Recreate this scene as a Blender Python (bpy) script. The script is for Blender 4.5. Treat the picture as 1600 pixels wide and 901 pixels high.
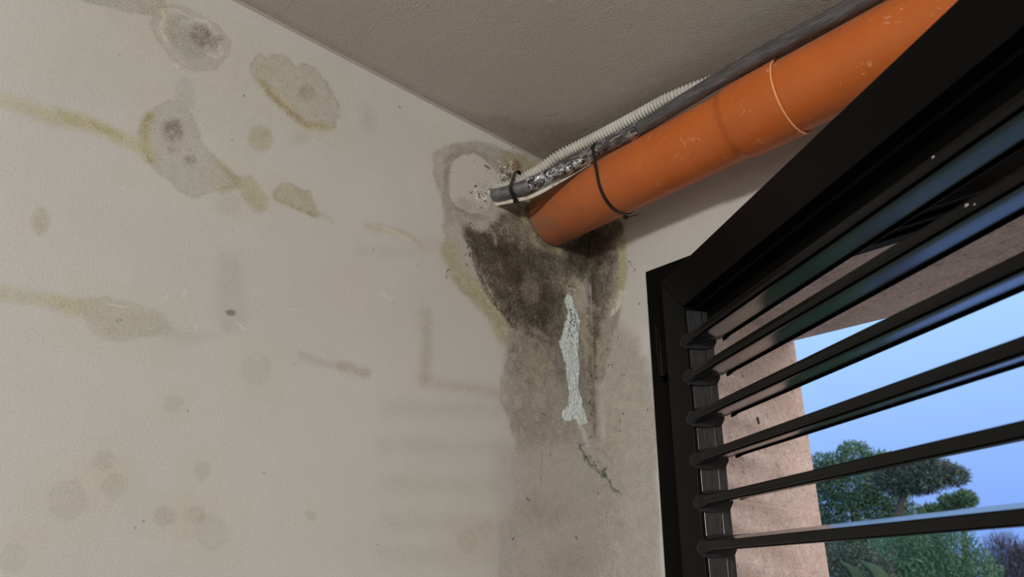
import bpy, bmesh, math, random
import numpy as np
from mathutils import Vector, Matrix

random.seed(7)
rng = np.random.default_rng(11)
SC = bpy.context.scene
COL = SC.collection
for o in list(bpy.data.objects):
    bpy.data.objects.remove(o)

# ------------------------------------------------------------------ camera
cam_d = bpy.data.cameras.new('camera')
cam_d.sensor_width = 36.0
cam_d.sensor_fit = 'HORIZONTAL'
cam_d.lens = 24.395
cam_d.clip_start = 0.02
cam_d.clip_end = 300
cam_d.dof.use_dof = True
cam_d.dof.focus_distance = 1.35
cam_d.dof.aperture_fstop = 6.5
cam = bpy.data.objects.new('camera', cam_d)
COL.objects.link(cam)
cam.matrix_world = Matrix(((0.6608981, 0.28277686, 0.69516253, 0.96185823),
                           (0.75030906, -0.26848491, -0.6041127, -1.07184982),
                           (0.01581156, 0.92084369, -0.38961121, 1.624),
                           (0, 0, 0, 1)))
SC.camera = cam
SC.view_settings.view_transform = 'Standard'
SC.view_settings.look = 'None'
SC.view_settings.exposure = 0.0
SC.view_settings.gamma = 1.0
SC.view_settings.use_curve_mapping = False

# ------------------------------------------------------------------ world: dusk sky, blue to the north, afterglow to the east side
world = bpy.data.worlds.new('dusk_sky')
SC.world = world
world.use_nodes = True
nt = world.node_tree
nt.nodes.clear()
w_out = nt.nodes.new('ShaderNodeOutputWorld')
w_bg = nt.nodes.new('ShaderNodeBackground')
w_tc = nt.nodes.new('ShaderNodeTexCoord')
w_sep = nt.nodes.new('ShaderNodeSeparateXYZ')
nt.links.new(w_tc.outputs['Generated'], w_sep.inputs[0])
w_ramp = nt.nodes.new('ShaderNodeValToRGB')
cr = w_ramp.color_ramp
cr.elements[0].position = 0.0
cr.elements[0].color = (0.20, 0.37, 0.93, 1)
cr.elements[1].position = 0.40
cr.elements[1].color = (0.46, 0.76, 1.10, 1)
e = cr.elements.new(0.10); e.color = (0.255, 0.445, 0.99, 1)
e = cr.elements.new(0.24); e.color = (0.36, 0.60, 1.05, 1)
e = cr.elements.new(1.0); e.color = (0.42, 0.62, 1.0, 1)
nt.links.new(w_sep.outputs[2], w_ramp.inputs[0])
w_dot = nt.nodes.new('ShaderNodeVectorMath'); w_dot.operation = 'DOT_PRODUCT'
w_dot.inputs[1].default_value = Vector((1.0, 0.12, 0.25)).normalized()
nt.links.new(w_tc.outputs['Generated'], w_dot.inputs[0])
w_mr = nt.nodes.new('ShaderNodeMapRange'); w_mr.interpolation_type = 'SMOOTHSTEP'
w_mr.inputs[1].default_value = 0.25
w_mr.inputs[2].default_value = 0.95
nt.links.new(w_dot.outputs['Value'], w_mr.inputs[0])
w_mix = nt.nodes.new('ShaderNodeMix'); w_mix.data_type = 'RGBA'
nt.links.new(w_mr.outputs[0], w_mix.inputs[0])
nt.links.new(w_ramp.outputs[0], w_mix.inputs[6])
w_mix.inputs[7].default_value = (2.85, 2.2, 1.85, 1)
nt.links.new(w_mix.outputs[2], w_bg.inputs[0])
w_bg.inputs[1].default_value = 1.0
nt.links.new(w_bg.outputs[0], w_out.inputs[0])

# ------------------------------------------------------------------ the room's own light and an added fill, behind the camera
def area(name, loc, target, sx, sy, power, col):
    d = bpy.data.lights.new(name, 'AREA')
    d.shape = 'RECTANGLE'; d.size = sx; d.size_y = sy
    d.energy = power; d.color = col
    o = bpy.data.objects.new(name, d)
    COL.objects.link(o)
    o.location = loc
    o.rotation_euler = (Vector(target) - Vector(loc)).to_track_quat('-Z', 'Y').to_euler()
    return o
area('room_light', (3.25, -3.45, 2.09), (0.1, -0.2, 2.1), 0.30, 0.26, 86, (1.0, 0.98, 0.935))
area('fill_light', (1.6, -4.0, 1.3), (0.6, 0.0, 1.8), 1.4, 1.8, 9, (1.0, 0.99, 0.955))  # added soft fill, no doorway is built here

LEFT_STAINS_SHADE = [
 ('p',((-1.1646,2.3502),(-0.8116,2.6149),(-0.5667,2.5023),(-0.4106,2.4163),(-0.597,2.2896),(-0.8701,2.2364),(-1.1225,2.1886)),(0.959,0.937,0.911),0.05451,0.8,0.01817,0,0,0.00273,0),  # light falloff toward the top left, painted as a darker patch
 ('p',((-0.4681,2.0362),(-0.389,2.0812),(-0.2657,2.0364),(-0.2465,1.9168),(-0.2886,1.819),(-0.4476,1.8005)),(1.042,1.021,1.077),0.04853,0.5,0.02427,0,0,0.00364,0),
 ('p',((-1.0633,2.3838),(-1.0501,2.361),(-1.0166,2.3742),(-0.9884,2.3809),(-0.9565,2.3971),(-0.9476,2.4207),(-0.9596,2.4575)),(0.781,0.757,0.734),0.00319,0.8,0.00399,0.1,0,0.00239,0),
 ('p',((-0.9592,2.4103),(-0.9432,2.4313),(-0.909,2.4414),(-0.8735,2.4372),(-0.8468,2.4186),(-0.8423,2.3874),(-0.8584,2.3538),(-0.8882,2.3318),(-0.9156,2.3293),(-0.9383,2.352),(-0.9545,2.3785)),(0.83,0.806,0.773),0.00433,0.85,0.00519,0.1,0.2,0.0026,0),
 ('p',((-0.9291,2.3991),(-0.9212,2.3845),(-0.9162,2.3712),(-0.9149,2.3619),(-0.9176,2.3584),(-0.9238,2.3613),(-0.9323,2.37),(-0.9412,2.3829),(-0.949,2.3973),(-0.9541,2.4105),(-0.9555,2.4199),(-0.9528,2.4237),(-0.9467,2.4209),(-0.9382,2.4121)),(0.818,0.781,0.601),0.00674,0.8,0.00337,0,0,0.00253,0),
 ('p',((-0.8705,2.3728),(-0.8793,2.3603),(-0.8922,2.3539),(-0.9067,2.3545),(-0.9199,2.362),(-0.9294,2.3749),(-0.9334,2.3907),(-0.9311,2.4065),(-0.9229,2.4193),(-0.9102,2.4265),(-0.8954,2.4264),(-0.8816,2.4189),(-0.8717,2.4055),(-0.8677,2.389)),(0.722,0.697,0.672),0.00434,0.7,0.00347,0,0.25,0.0026,0),
 ('l',((-0.9291,2.3601),(-0.9388,2.3861),(-0.9392,2.411),(-0.9254,2.4266),(-0.9062,2.4264),(-0.8819,2.4278),(-0.8615,2.4094),(-0.8572,2.3914),(-0.8721,2.3747)),(1.172,1.155,1.077),0.00348,0.6,0.00782,0.00295,0.85,0.0,0.3),
 ('l',((-0.9291,2.3601),(-0.9136,2.3425),(-0.8986,2.3368)),(1.113,1.065,1.0),0.00255,0.45,0.0051,0.0017,0.7,0.0,0.2),
 ('l',((-0.9172,2.4089),(-0.8944,2.4262),(-0.877,2.4179)),(1.113,1.094,1.046),0.0035,0.45,0.00701,0.00438,0.85,0.0,0.2),
 ('p',((-0.8733,2.4085),(-0.8731,2.398),(-0.8759,2.3879),(-0.8811,2.38),(-0.8877,2.376),(-0.8944,2.3766),(-0.8999,2.3815),(-0.9031,2.3899),(-0.9034,2.4002),(-0.9008,2.4103),(-0.8957,2.4183),(-0.889,2.4226),(-0.8822,2.4222),(-0.8766,2.4172)),(0.493,0.439,0.385),0.00615,0.85,0.00351,0,0.5,0.00263,0),
 ('p',((-0.8568,2.4049),(-0.8574,2.3975),(-0.8598,2.391),(-0.8634,2.3865),(-0.8675,2.385),(-0.8713,2.3868),(-0.874,2.3914),(-0.8752,2.398),(-0.8746,2.4053),(-0.8723,2.4119),(-0.8688,2.4164),(-0.8646,2.418),(-0.8608,2.4163),(-0.858,2.4116)),(0.551,0.495,0.451),0.00537,0.7,0.00358,0,0.5,0.00269,0),
 ('l',((-0.9115,2.3317),(-0.9078,2.3314)),(1.172,1.139,1.077),0.0017,0.6,0.00255,0.0034,0,0.0,0.2),
 ('p',((-0.8091,2.3941),(-0.8035,2.4119),(-0.792,2.4214),(-0.7804,2.4176),(-0.7736,2.431),(-0.7555,2.4391),(-0.7399,2.4346),(-0.732,2.4282),(-0.7174,2.4421),(-0.697,2.4427),(-0.6768,2.4289),(-0.658,2.4085),(-0.6457,2.3805),(-0.6546,2.3529),(-0.6672,2.3374),(-0.6927,2.3248),(-0.7099,2.3241),(-0.7281,2.3317),(-0.7464,2.3417),(-0.7698,2.3511),(-0.7895,2.3662),(-0.8028,2.3755)),(0.83,0.806,0.734),0.00397,0.9,0.00595,0.14,0.25,0.00298,0),
 ('l',((-0.7923,2.3698),(-0.7644,2.3515),(-0.7321,2.3361),(-0.7044,2.3255),(-0.6673,2.3386)),(0.769,0.652,0.368),0.00887,0.7,0.00591,0.00788,0.35,0.0,0),
 ('l',((-0.7737,2.3619),(-0.7392,2.3454),(-0.7176,2.3371)),(0.512,0.346,0.177),0.00391,0.45,0.00489,0.00293,0.6,0.0,0),
 ('p',((-0.6969,2.3911),(-0.6994,2.3843),(-0.7041,2.3786),(-0.7102,2.3751),(-0.7165,2.3744),(-0.7216,2.3767),(-0.7247,2.3814),(-0.7252,2.3878),(-0.7228,2.3945),(-0.7182,2.4003),(-0.7121,2.4039),(-0.7058,2.4047),(-0.7005,2.4025),(-0.6973,2.3976)),(0.633,0.597,0.512),0.00809,0.7,0.00404,0,0.4,0.00303,0),
 ('p',((-0.7648,2.4105),(-0.7655,2.402),(-0.7696,2.3932),(-0.7764,2.3857),(-0.7844,2.3812),(-0.7921,2.3804),(-0.7979,2.3834),(-0.8009,2.3897),(-0.8003,2.3979),(-0.7964,2.4067),(-0.7897,2.4142),(-0.7817,2.419),(-0.7738,2.42),(-0.7678,2.417)),(0.818,0.781,0.601),0.00766,0.5,0.00383,0,0,0.00287,0),
 ('p',((-0.6643,2.3805),(-0.6439,2.3856),(-0.644,2.3664),(-0.6607,2.3526)),(0.842,0.819,0.827),0.00421,0.6,0.00316,0,0,0.00316,0),
 ('p',((-0.9333,2.2086),(-0.929,2.2328),(-0.9119,2.2563),(-0.8869,2.2764),(-0.8736,2.26),(-0.8607,2.2261),(-0.8458,2.2161),(-0.8205,2.197),(-0.7997,2.1891),(-0.7787,2.1821),(-0.7823,2.1738),(-0.8092,2.1605),(-0.8294,2.1424),(-0.8496,2.1288),(-0.8662,2.1317),(-0.8919,2.1431),(-0.9122,2.1595),(-0.9255,2.179)),(0.842,0.832,0.786),0.00429,0.85,0.00515,0.1,0.2,0.00258,0),
 ('l',((-0.9291,2.2294),(-0.9301,2.2015),(-0.9239,2.1797),(-0.9122,2.1637)),(0.745,0.652,0.317),0.0057,0.75,0.00326,0.0057,0.2,0.0,0),
 ('l',((-0.8205,2.197),(-0.7878,2.1772),(-0.8129,2.1545)),(0.745,0.686,0.422),0.00627,0.6,0.00359,0.00448,0,0.0,0),
 ('p',((-0.9072,2.3006),(-0.9019,2.3155),(-0.8859,2.3197),(-0.8727,2.2698),(-0.8979,2.2625)),(0.842,0.832,0.813),0.00513,0.7,0.00342,0,0,0.00257,0),
 ('p',((-0.8791,2.2263),(-0.8789,2.2172),(-0.8815,2.2085),(-0.8863,2.2022),(-0.8924,2.1993),(-0.8986,2.2004),(-0.9037,2.2052),(-0.9067,2.2129),(-0.9071,2.2219),(-0.9046,2.2304),(-0.8999,2.237),(-0.8937,2.2401),(-0.8874,2.2391),(-0.8822,2.2342)),(0.531,0.486,0.432),0.00673,0.85,0.00337,0,0.45,0.00252,0),
 ('p',((-0.8825,2.1901),(-0.8835,2.1869),(-0.8858,2.1843),(-0.8889,2.1828),(-0.8922,2.1828),(-0.895,2.1842),(-0.8969,2.1868),(-0.8973,2.19),(-0.8963,2.1932),(-0.8941,2.1959),(-0.891,2.1974),(-0.8877,2.1974),(-0.8848,2.196),(-0.8829,2.1934)),(0.591,0.545,0.502),0.00503,0.6,0.00335,0,0.45,0.00251,0),
 ('p',((-0.8535,2.1879),(-0.8537,2.184),(-0.8555,2.1801),(-0.8586,2.1771),(-0.8623,2.1754),(-0.8659,2.1755),(-0.8688,2.1773),(-0.8703,2.1804),(-0.8701,2.1843),(-0.8684,2.1881),(-0.8653,2.1912),(-0.8616,2.1929),(-0.8579,2.1929),(-0.855,2.1911)),(0.551,0.505,0.451),0.00514,0.65,0.00343,0,0.4,0.00257,0),
 ('p',((-0.892,2.1793),(-0.8894,2.1753),(-0.888,2.1711),(-0.8881,2.1676),(-0.8897,2.1655),(-0.8924,2.1651),(-0.8958,2.1666),(-0.8991,2.1697),(-0.9017,2.1736),(-0.9031,2.1778),(-0.903,2.1813),(-0.9014,2.1835),(-0.8987,2.1838),(-0.8953,2.1824)),(0.973,0.937,0.883),0.00416,0.5,0.00332,0,0.6,0.00249,0),
 ('l',((-1.1066,2.1525),(-1.0768,2.166),(-1.0506,2.1726),(-1.0153,2.1773),(-0.9858,2.1817),(-0.9499,2.1812),(-0.9216,2.1765)),(0.88,0.832,0.589),0.00893,0.75,0.00596,0.01042,0.12,0.0,0),
 ('l',((-1.0228,2.1777),(-0.9858,2.1817),(-0.9581,2.1816)),(0.83,0.745,0.413),0.00689,0.6,0.00383,0.00536,0,0.0,0),
 ('p',((-1.0956,2.1351),(-1.0731,2.1513),(-1.0516,2.1424),(-1.0471,2.1155),(-1.0592,2.0958),(-1.0849,2.0934)),(0.893,0.871,0.813),0.007,0.6,0.0035,0,0,0.0021,0),
 ('p',((-0.7983,2.1807),(-0.7736,2.1935),(-0.7597,2.1832),(-0.7418,2.1676),(-0.742,2.1493),(-0.7536,2.1392),(-0.7703,2.1495),(-0.7851,2.1614)),(0.842,0.794,0.589),0.0074,0.8,0.00463,0.06,0.15,0.00278,0),
 ('p',((-0.7337,2.1823),(-0.7268,2.1992),(-0.7092,2.2042),(-0.6917,2.197),(-0.6793,2.2044),(-0.6679,2.1874),(-0.6578,2.1711),(-0.6703,2.164),(-0.693,2.1682),(-0.7147,2.1691),(-0.7297,2.1701)),(0.83,0.769,0.601),0.00491,0.8,0.00491,0.1,0.2,0.00294,0),
 ('l',((-0.731,2.1719),(-0.7039,2.1686),(-0.6628,2.1668)),(0.722,0.608,0.368),0.00391,0.5,0.00293,0.00293,0,0.0,0),
 ('l',((-0.6722,2.1774),(-0.6366,2.1671)),(0.893,0.844,0.786),0.00608,0.6,0.00405,0.00405,0,0.0,0),
 ('p',((-0.752,2.2772),(-0.7507,2.267),(-0.753,2.2565),(-0.7584,2.2479),(-0.7659,2.2428),(-0.7738,2.2422),(-0.7808,2.2461),(-0.7854,2.2537),(-0.7868,2.2637),(-0.7847,2.274),(-0.7794,2.2828),(-0.772,2.2881),(-0.7639,2.289),(-0.7567,2.2851)),(0.83,0.781,0.612),0.00565,0.75,0.00283,0,0,0.00283,0),
 ('p',((-0.6954,2.3029),(-0.6958,2.2949),(-0.6989,2.2873),(-0.7039,2.2815),(-0.7101,2.2787),(-0.716,2.2793),(-0.7206,2.2832),(-0.723,2.2897),(-0.7227,2.2975),(-0.7198,2.3051),(-0.7148,2.311),(-0.7086,2.314),(-0.7026,2.3135),(-0.6979,2.3095)),(0.893,0.857,0.76),0.00796,0.55,0.00298,0,0,0.00298,0),
 ('p',((-0.78,2.1359),(-0.7829,2.1279),(-0.7888,2.1217),(-0.7965,2.1184),(-0.8045,2.1187),(-0.8111,2.1224),(-0.8153,2.1288),(-0.8161,2.1367),(-0.8134,2.1446),(-0.8077,2.1509),(-0.8,2.1544),(-0.7919,2.1543),(-0.785,2.1506),(-0.7808,2.144)),(0.893,0.871,0.869),0.00716,0.6,0.00358,0,0,0.00269,0),
 ('p',((-0.5748,2.4056),(-0.5725,2.3919),(-0.5736,2.379),(-0.5778,2.3694),(-0.5843,2.365),(-0.5917,2.3665),(-0.5987,2.3737),(-0.6039,2.385),(-0.6063,2.3985),(-0.6054,2.4114),(-0.6013,2.4212),(-0.5948,2.4259),(-0.5872,2.4245),(-0.5801,2.4173)),(0.842,0.819,0.827),0.01332,0.6,0.00444,0,0,0.00333,0),
 ('p',((-1.0029,2.0295),(-1.0028,2.0212),(-1.0045,2.0143),(-1.0077,2.0101),(-1.0117,2.0094),(-1.0158,2.0124),(-1.0192,2.0184),(-1.0211,2.0263),(-1.0213,2.0345),(-1.0197,2.0415),(-1.0165,2.0459),(-1.0124,2.0467),(-1.0082,2.0437),(-1.0048,2.0376)),(0.842,0.806,0.636),0.00505,0.7,0.00288,0,0,0.00216,0),
 ('l',((-1.0472,1.923),(-1.0235,1.9273),(-0.9983,1.9296),(-0.965,1.9313),(-0.9365,1.9297)),(0.88,0.857,0.684),0.00783,0.7,0.00427,0.00926,0,0.0,0),
 ('p',((-0.9462,1.9408),(-0.9199,1.9534),(-0.8847,1.9489),(-0.8512,1.9406),(-0.842,1.9311),(-0.8415,1.9204),(-0.8686,1.9095),(-0.8932,1.8993),(-0.9151,1.8984),(-0.9308,1.9107)),(0.855,0.844,0.747),0.00707,0.75,0.00471,0.05,0,0.00236,0),
 ('l',((-0.9743,1.9271),(-0.9464,1.9262)),(0.842,0.794,0.567),0.00736,0.5,0.00368,0.00736,0,0.0,0),
 ('p',((-0.8498,1.9337),(-0.8131,1.9365),(-0.7778,1.933),(-0.8092,1.9163),(-0.8493,1.9114)),(0.88,0.844,0.813),0.01003,0.5,0.00418,0,0,0.00251,0),
 ('p',((-0.896,1.9264),(-0.8962,1.9252),(-0.8972,1.924),(-0.8988,1.9231),(-0.9007,1.9226),(-0.9025,1.9227),(-0.9039,1.9232),(-0.9045,1.9242),(-0.9044,1.9254),(-0.9034,1.9265),(-0.9018,1.9275),(-0.8999,1.928),(-0.898,1.9279),(-0.8967,1.9274)),(0.612,0.576,0.481),0.00233,0.6,0.00233,0,0,0.00233,0),
 ('p',((-0.7944,2.051),(-0.7708,2.0608),(-0.7566,2.022),(-0.7424,1.9658),(-0.7482,1.9449),(-0.7743,1.9385),(-0.7885,1.9926)),(0.855,0.819,0.813),0.01246,0.5,0.00534,0,0,0.00267,0),
 ('p',((-0.7613,1.9727),(-0.7615,1.9705),(-0.7629,1.9684),(-0.7653,1.9669),(-0.768,1.9661),(-0.7706,1.9664),(-0.7725,1.9676),(-0.7735,1.9694),(-0.7733,1.9716),(-0.7719,1.9737),(-0.7696,1.9752),(-0.7668,1.9759),(-0.7642,1.9757),(-0.7622,1.9745)),(0.34,0.315,0.301),0.00265,0.8,0.00265,0,0,0.00265,0),
 ('l',((-0.9177,1.9435),(-0.8967,1.9439)),(1.296,1.264,1.208),0.00155,0.7,0.00233,0.00101,0.4,0.0,0),
 ('l',((-0.8094,1.9439),(-0.8061,1.9308)),(1.296,1.264,1.208),0.0017,0.7,0.00254,0.0011,0.4,0.0,0),
 ('l',((-0.7572,1.9601),(-0.745,1.9534)),(1.296,1.264,1.208),0.00179,0.7,0.00268,0.00116,0.4,0.0,0),
 ('l',((-0.8314,1.988),(-0.8313,1.9785)),(1.296,1.264,1.208),0.00168,0.7,0.00252,0.00109,0.4,0.0,0),
 ('l',((-0.8519,1.9727),(-0.8563,1.9659)),(1.296,1.264,1.208),0.00164,0.7,0.00246,0.00107,0.4,0.0,0),
 ('l',((-0.5731,1.9342),(-0.5537,1.9341)),(1.296,1.264,1.208),0.00207,0.7,0.00311,0.00135,0.4,0.0,0),
 ('l',((-0.684,1.9994),(-0.6698,2.0011)),(1.296,1.264,1.208),0.00192,0.7,0.00288,0.00125,0.4,0.0,0),
 ('l',((-0.5276,2.0693),(-0.5071,2.0657)),(1.296,1.264,1.208),0.0022,0.7,0.00331,0.00143,0.4,0.0,0),
 ('p',((-0.6419,2.0785),(-0.554,2.13),(-0.5249,2.0913),(-0.5299,2.0203),(-0.5848,1.9846),(-0.6347,2.0255)),(1.042,0.951,0.955),0.03145,0.4,0.01048,0,0,0.00315,0),
 ('l',((-0.6515,1.9318),(-0.6273,1.931),(-0.6001,1.9286),(-0.5727,1.9312),(-0.542,1.9333)),(0.842,0.806,0.76),0.00704,0.55,0.00403,0.00604,0,0.0,0),
 ('l',((-0.5838,1.9299),(-0.5401,1.9263)),(0.757,0.686,0.624),0.00829,0.6,0.00311,0.00725,0,0.0,0),
 ('l',((-0.4364,2.0564),(-0.4287,2.0107),(-0.4301,1.9585),(-0.4312,1.9391)),(0.818,0.769,0.721),0.01273,0.7,0.00347,0.01042,0,0.0,0),
 ('l',((-0.4312,1.9391),(-0.3798,1.9377),(-0.3232,1.9425),(-0.2473,1.9468)),(0.83,0.781,0.747),0.0134,0.65,0.00366,0.00975,0,0.0,0),
 ('p',((-0.8883,1.6964),(-0.8912,1.6878),(-0.8975,1.6821),(-0.9057,1.6805),(-0.9143,1.6831),(-0.9216,1.6894),(-0.9263,1.6982),(-0.9274,1.7078),(-0.9247,1.7163),(-0.9187,1.7222),(-0.9104,1.7242),(-0.9016,1.7217),(-0.894,1.7153),(-0.8892,1.7063)),(0.868,0.857,0.813),0.00978,0.6,0.00362,0.04,0,0.00217,0),
 ('p',((-0.7864,1.6903),(-0.7884,1.6857),(-0.7922,1.6827),(-0.7971,1.6818),(-0.802,1.6832),(-0.8062,1.6866),(-0.8086,1.6914),(-0.809,1.6966),(-0.8071,1.7012),(-0.8034,1.7043),(-0.7985,1.7053),(-0.7935,1.7039),(-0.7893,1.7004),(-0.7868,1.6956)),(0.868,0.857,0.813),0.00541,0.75,0.00401,0.04,0,0.00241,0),
 ('p',((-0.7531,1.693),(-0.755,1.6889),(-0.7584,1.6862),(-0.7629,1.6854),(-0.7674,1.6866),(-0.7711,1.6897),(-0.7733,1.6939),(-0.7736,1.6985),(-0.7718,1.7026),(-0.7684,1.7054),(-0.7639,1.7063),(-0.7593,1.7051),(-0.7556,1.702),(-0.7533,1.6977)),(0.868,0.857,0.813),0.00485,0.65,0.00414,0.04,0,0.00248,0),
 ('p',((-0.8493,1.7187),(-0.8513,1.7132),(-0.8554,1.7095),(-0.8608,1.7084),(-0.8664,1.7099),(-0.8711,1.7139),(-0.874,1.7194),(-0.8746,1.7255),(-0.8727,1.731),(-0.8686,1.7347),(-0.8633,1.736),(-0.8576,1.7345),(-0.8528,1.7305),(-0.8498,1.7249)),(0.868,0.857,0.813),0.00617,0.55,0.00381,0.04,0,0.00229,0),
 ('p',((-0.87,1.746),(-0.8716,1.7414),(-0.8749,1.7382),(-0.8793,1.7371),(-0.8839,1.7383),(-0.8878,1.7416),(-0.8902,1.7462),(-0.8908,1.7513),(-0.8892,1.756),(-0.886,1.7592),(-0.8815,1.7604),(-0.8769,1.7592),(-0.8729,1.7559),(-0.8705,1.7512)),(0.868,0.857,0.813),0.00509,0.55,0.00377,0.04,0,0.00226,0),
 ('p',((-0.7555,1.7503),(-0.7574,1.746),(-0.761,1.743),(-0.7655,1.742),(-0.7701,1.7431),(-0.7739,1.7461),(-0.7762,1.7505),(-0.7764,1.7553),(-0.7746,1.7597),(-0.7711,1.7627),(-0.7666,1.7638),(-0.7619,1.7628),(-0.758,1.7597),(-0.7558,1.7553)),(0.868,0.857,0.813),0.00491,0.6,0.0042,0.04,0,0.00252,0),
 ('p',((-0.8088,1.8295),(-0.8102,1.8256),(-0.813,1.8228),(-0.8167,1.8217),(-0.8205,1.8225),(-0.8237,1.825),(-0.8256,1.8287),(-0.8259,1.8329),(-0.8245,1.8368),(-0.8217,1.8396),(-0.818,1.8408),(-0.8142,1.84),(-0.811,1.8375),(-0.809,1.8337)),(0.868,0.857,0.813),0.00405,0.5,0.00409,0.04,0,0.00245,0),
 ('p',((-0.3051,1.68),(-0.3099,1.6739),(-0.3174,1.6699),(-0.3263,1.6688),(-0.3347,1.6707),(-0.341,1.6753),(-0.344,1.6816),(-0.3432,1.6884),(-0.3386,1.6945),(-0.3312,1.6986),(-0.3223,1.6999),(-0.3137,1.6981),(-0.3072,1.6934),(-0.3041,1.687)),(0.868,0.857,0.813),0.00796,0.6,0.0059,0.04,0,0.00354,0),
 ('p',((-0.6011,1.7064),(-0.6024,1.704),(-0.6049,1.7023),(-0.6078,1.7018),(-0.6108,1.7025),(-0.6131,1.7043),(-0.6144,1.7069),(-0.6144,1.7097),(-0.613,1.7121),(-0.6106,1.7138),(-0.6077,1.7144),(-0.6047,1.7136),(-0.6023,1.7118),(-0.601,1.7092)),(0.868,0.857,0.813),0.00299,0.6,0.00475,0.04,0,0.00285,0),
 ('p',((-0.6971,1.8962),(-0.701,1.8873),(-0.7079,1.8808),(-0.7167,1.878),(-0.7254,1.8794),(-0.7325,1.8847),(-0.7366,1.8928),(-0.7369,1.9023),(-0.7334,1.9112),(-0.7266,1.9179),(-0.7179,1.9209),(-0.7089,1.9197),(-0.7016,1.9143),(-0.6974,1.9059)),(0.868,0.857,0.813),0.00899,0.35,0.00454,0.04,0,0.00272,0),
 ('p',((-0.2454,1.698),(-0.2517,1.6904),(-0.2615,1.6853),(-0.2729,1.6838),(-0.2835,1.6862),(-0.2914,1.6918),(-0.2951,1.6996),(-0.2939,1.7081),(-0.288,1.7158),(-0.2784,1.721),(-0.267,1.7228),(-0.256,1.7206),(-0.2478,1.7149),(-0.244,1.7068)),(0.868,0.857,0.813),0.00997,0.5,0.00616,0.04,0,0.00369,0),
 ('p',((-0.9334,1.6364),(-0.935,1.6313),(-0.9388,1.628),(-0.9438,1.6272),(-0.9491,1.629),(-0.9536,1.6331),(-0.9566,1.6386),(-0.9574,1.6445),(-0.9558,1.6496),(-0.9522,1.653),(-0.9472,1.6539),(-0.9418,1.6522),(-0.9371,1.6481),(-0.9341,1.6424)),(0.868,0.857,0.813),0.00616,0.3,0.00342,0.04,0,0.00205,0),
 ('p',((-0.7205,1.6724),(-0.7241,1.6649),(-0.7308,1.66),(-0.7392,1.6586),(-0.7477,1.6611),(-0.7546,1.6668),(-0.7587,1.6746),(-0.7591,1.6831),(-0.7557,1.6906),(-0.7492,1.6957),(-0.7408,1.6973),(-0.7321,1.6949),(-0.7249,1.6892),(-0.7208,1.6811)),(0.868,0.857,0.813),0.00909,0.35,0.00421,0.04,0,0.00252,0),
 ('l',((-0.5621,2.181),(-0.5219,2.1905),(-0.4819,2.1944),(-0.4605,2.1864)),(0.893,0.832,0.659),0.00795,0.7,0.00454,0.00681,0,0.0,0),
 ('l',((-0.5347,2.1884),(-0.4815,2.1894)),(1.264,1.217,1.015),0.0034,0.6,0.00567,0.0025,0.5,0.0,0),
 ('l',((-0.4117,2.2032),(-0.479,2.1609),(-0.5784,2.1279)),(0.919,0.871,0.827),0.01371,0.5,0.00457,0.00914,0,0.0,0),  # faint horizontal shadow band painted in, continued on the next row
 ('l',((-0.4106,2.1876),(-0.3356,2.2045)),(0.868,0.819,0.76),0.01126,0.4,0.00501,0.01001,0,0.0,0),
 ('l',((-0.5034,1.8807),(-0.3773,1.8975),(-0.2308,1.9194),(-0.0009,1.9519)),(0.818,0.781,0.76),0.01759,0.3,0.00503,0.01131,0,0.0,0),  # louvre shadow bands painted into the wall colour, here and in the rows below
 ('l',((-0.4973,1.8205),(-0.3731,1.8326),(-0.2293,1.8488),(-0.0045,1.8725)),(0.818,0.781,0.76),0.01741,0.3,0.00497,0.01119,0,0.0,0),
 ('l',((-0.4914,1.7624),(-0.3691,1.77),(-0.2279,1.7811),(-0.0079,1.7967)),(0.818,0.781,0.76),0.01723,0.3,0.00492,0.01108,0,0.0,0),
 ('l',((-0.4857,1.7062),(-0.3652,1.7098),(-0.2266,1.7161),(-0.0112,1.7242)),(0.818,0.781,0.76),0.01705,0.3,0.00487,0.01096,0,0.0,0),
 ('l',((-0.4811,1.6609),(-0.3621,1.6613),(-0.2255,1.6638),(-0.0139,1.6661)),(0.818,0.781,0.76),0.01691,0.3,0.00483,0.01087,0,0.0,0),
 ('p',((-0.4352,2.39),(-0.4107,2.4192),(-0.3723,2.4495),(-0.3226,2.4667),(-0.2876,2.467),(-0.2427,2.4811),(-0.1665,2.5126),(0.0133,2.5127),(0.0028,2.218),(-0.0009,1.6359),(-0.0182,1.571),(-0.2517,1.5743),(-0.2563,1.6318),(-0.2408,1.6943),(-0.2153,1.7601),(-0.2289,1.826),(-0.2202,1.8616),(-0.2303,1.8955),(-0.2531,1.9277),(-0.256,1.9758),(-0.2495,2.0337),(-0.2618,2.0695),(-0.2914,2.092),(-0.3313,2.1124),(-0.3701,2.1311),(-0.3947,2.1691),(-0.401,2.2203),(-0.4128,2.2638),(-0.419,2.3103),(-0.4322,2.3476)),(0.83,0.794,0.76),0.00396,0.95,0.00924,0.14,0,0.00396,0),
 ('p',((-0.419,2.3103),(-0.4107,2.4192),(-0.3477,2.458),(-0.2609,2.4761),(-0.2406,2.3828),(-0.3388,2.2703),(-0.3998,2.248)),(0.734,0.697,0.672),0.00786,0.8,0.00786,0,0,0.00393,0),
 ('l',((-0.3916,2.19),(-0.3764,2.1618),(-0.3401,2.136),(-0.2969,2.1127),(-0.2705,2.0908),(-0.2566,2.0578)),(0.805,0.757,0.523),0.01281,0.8,0.00897,0.01922,0,0.0,0),
 ('l',((-0.3672,2.1581),(-0.3246,2.1353),(-0.2808,2.1079),(-0.2589,2.0794)),(0.769,0.721,0.471),0.01034,0.6,0.00776,0.00776,0,0.0,0),
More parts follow.
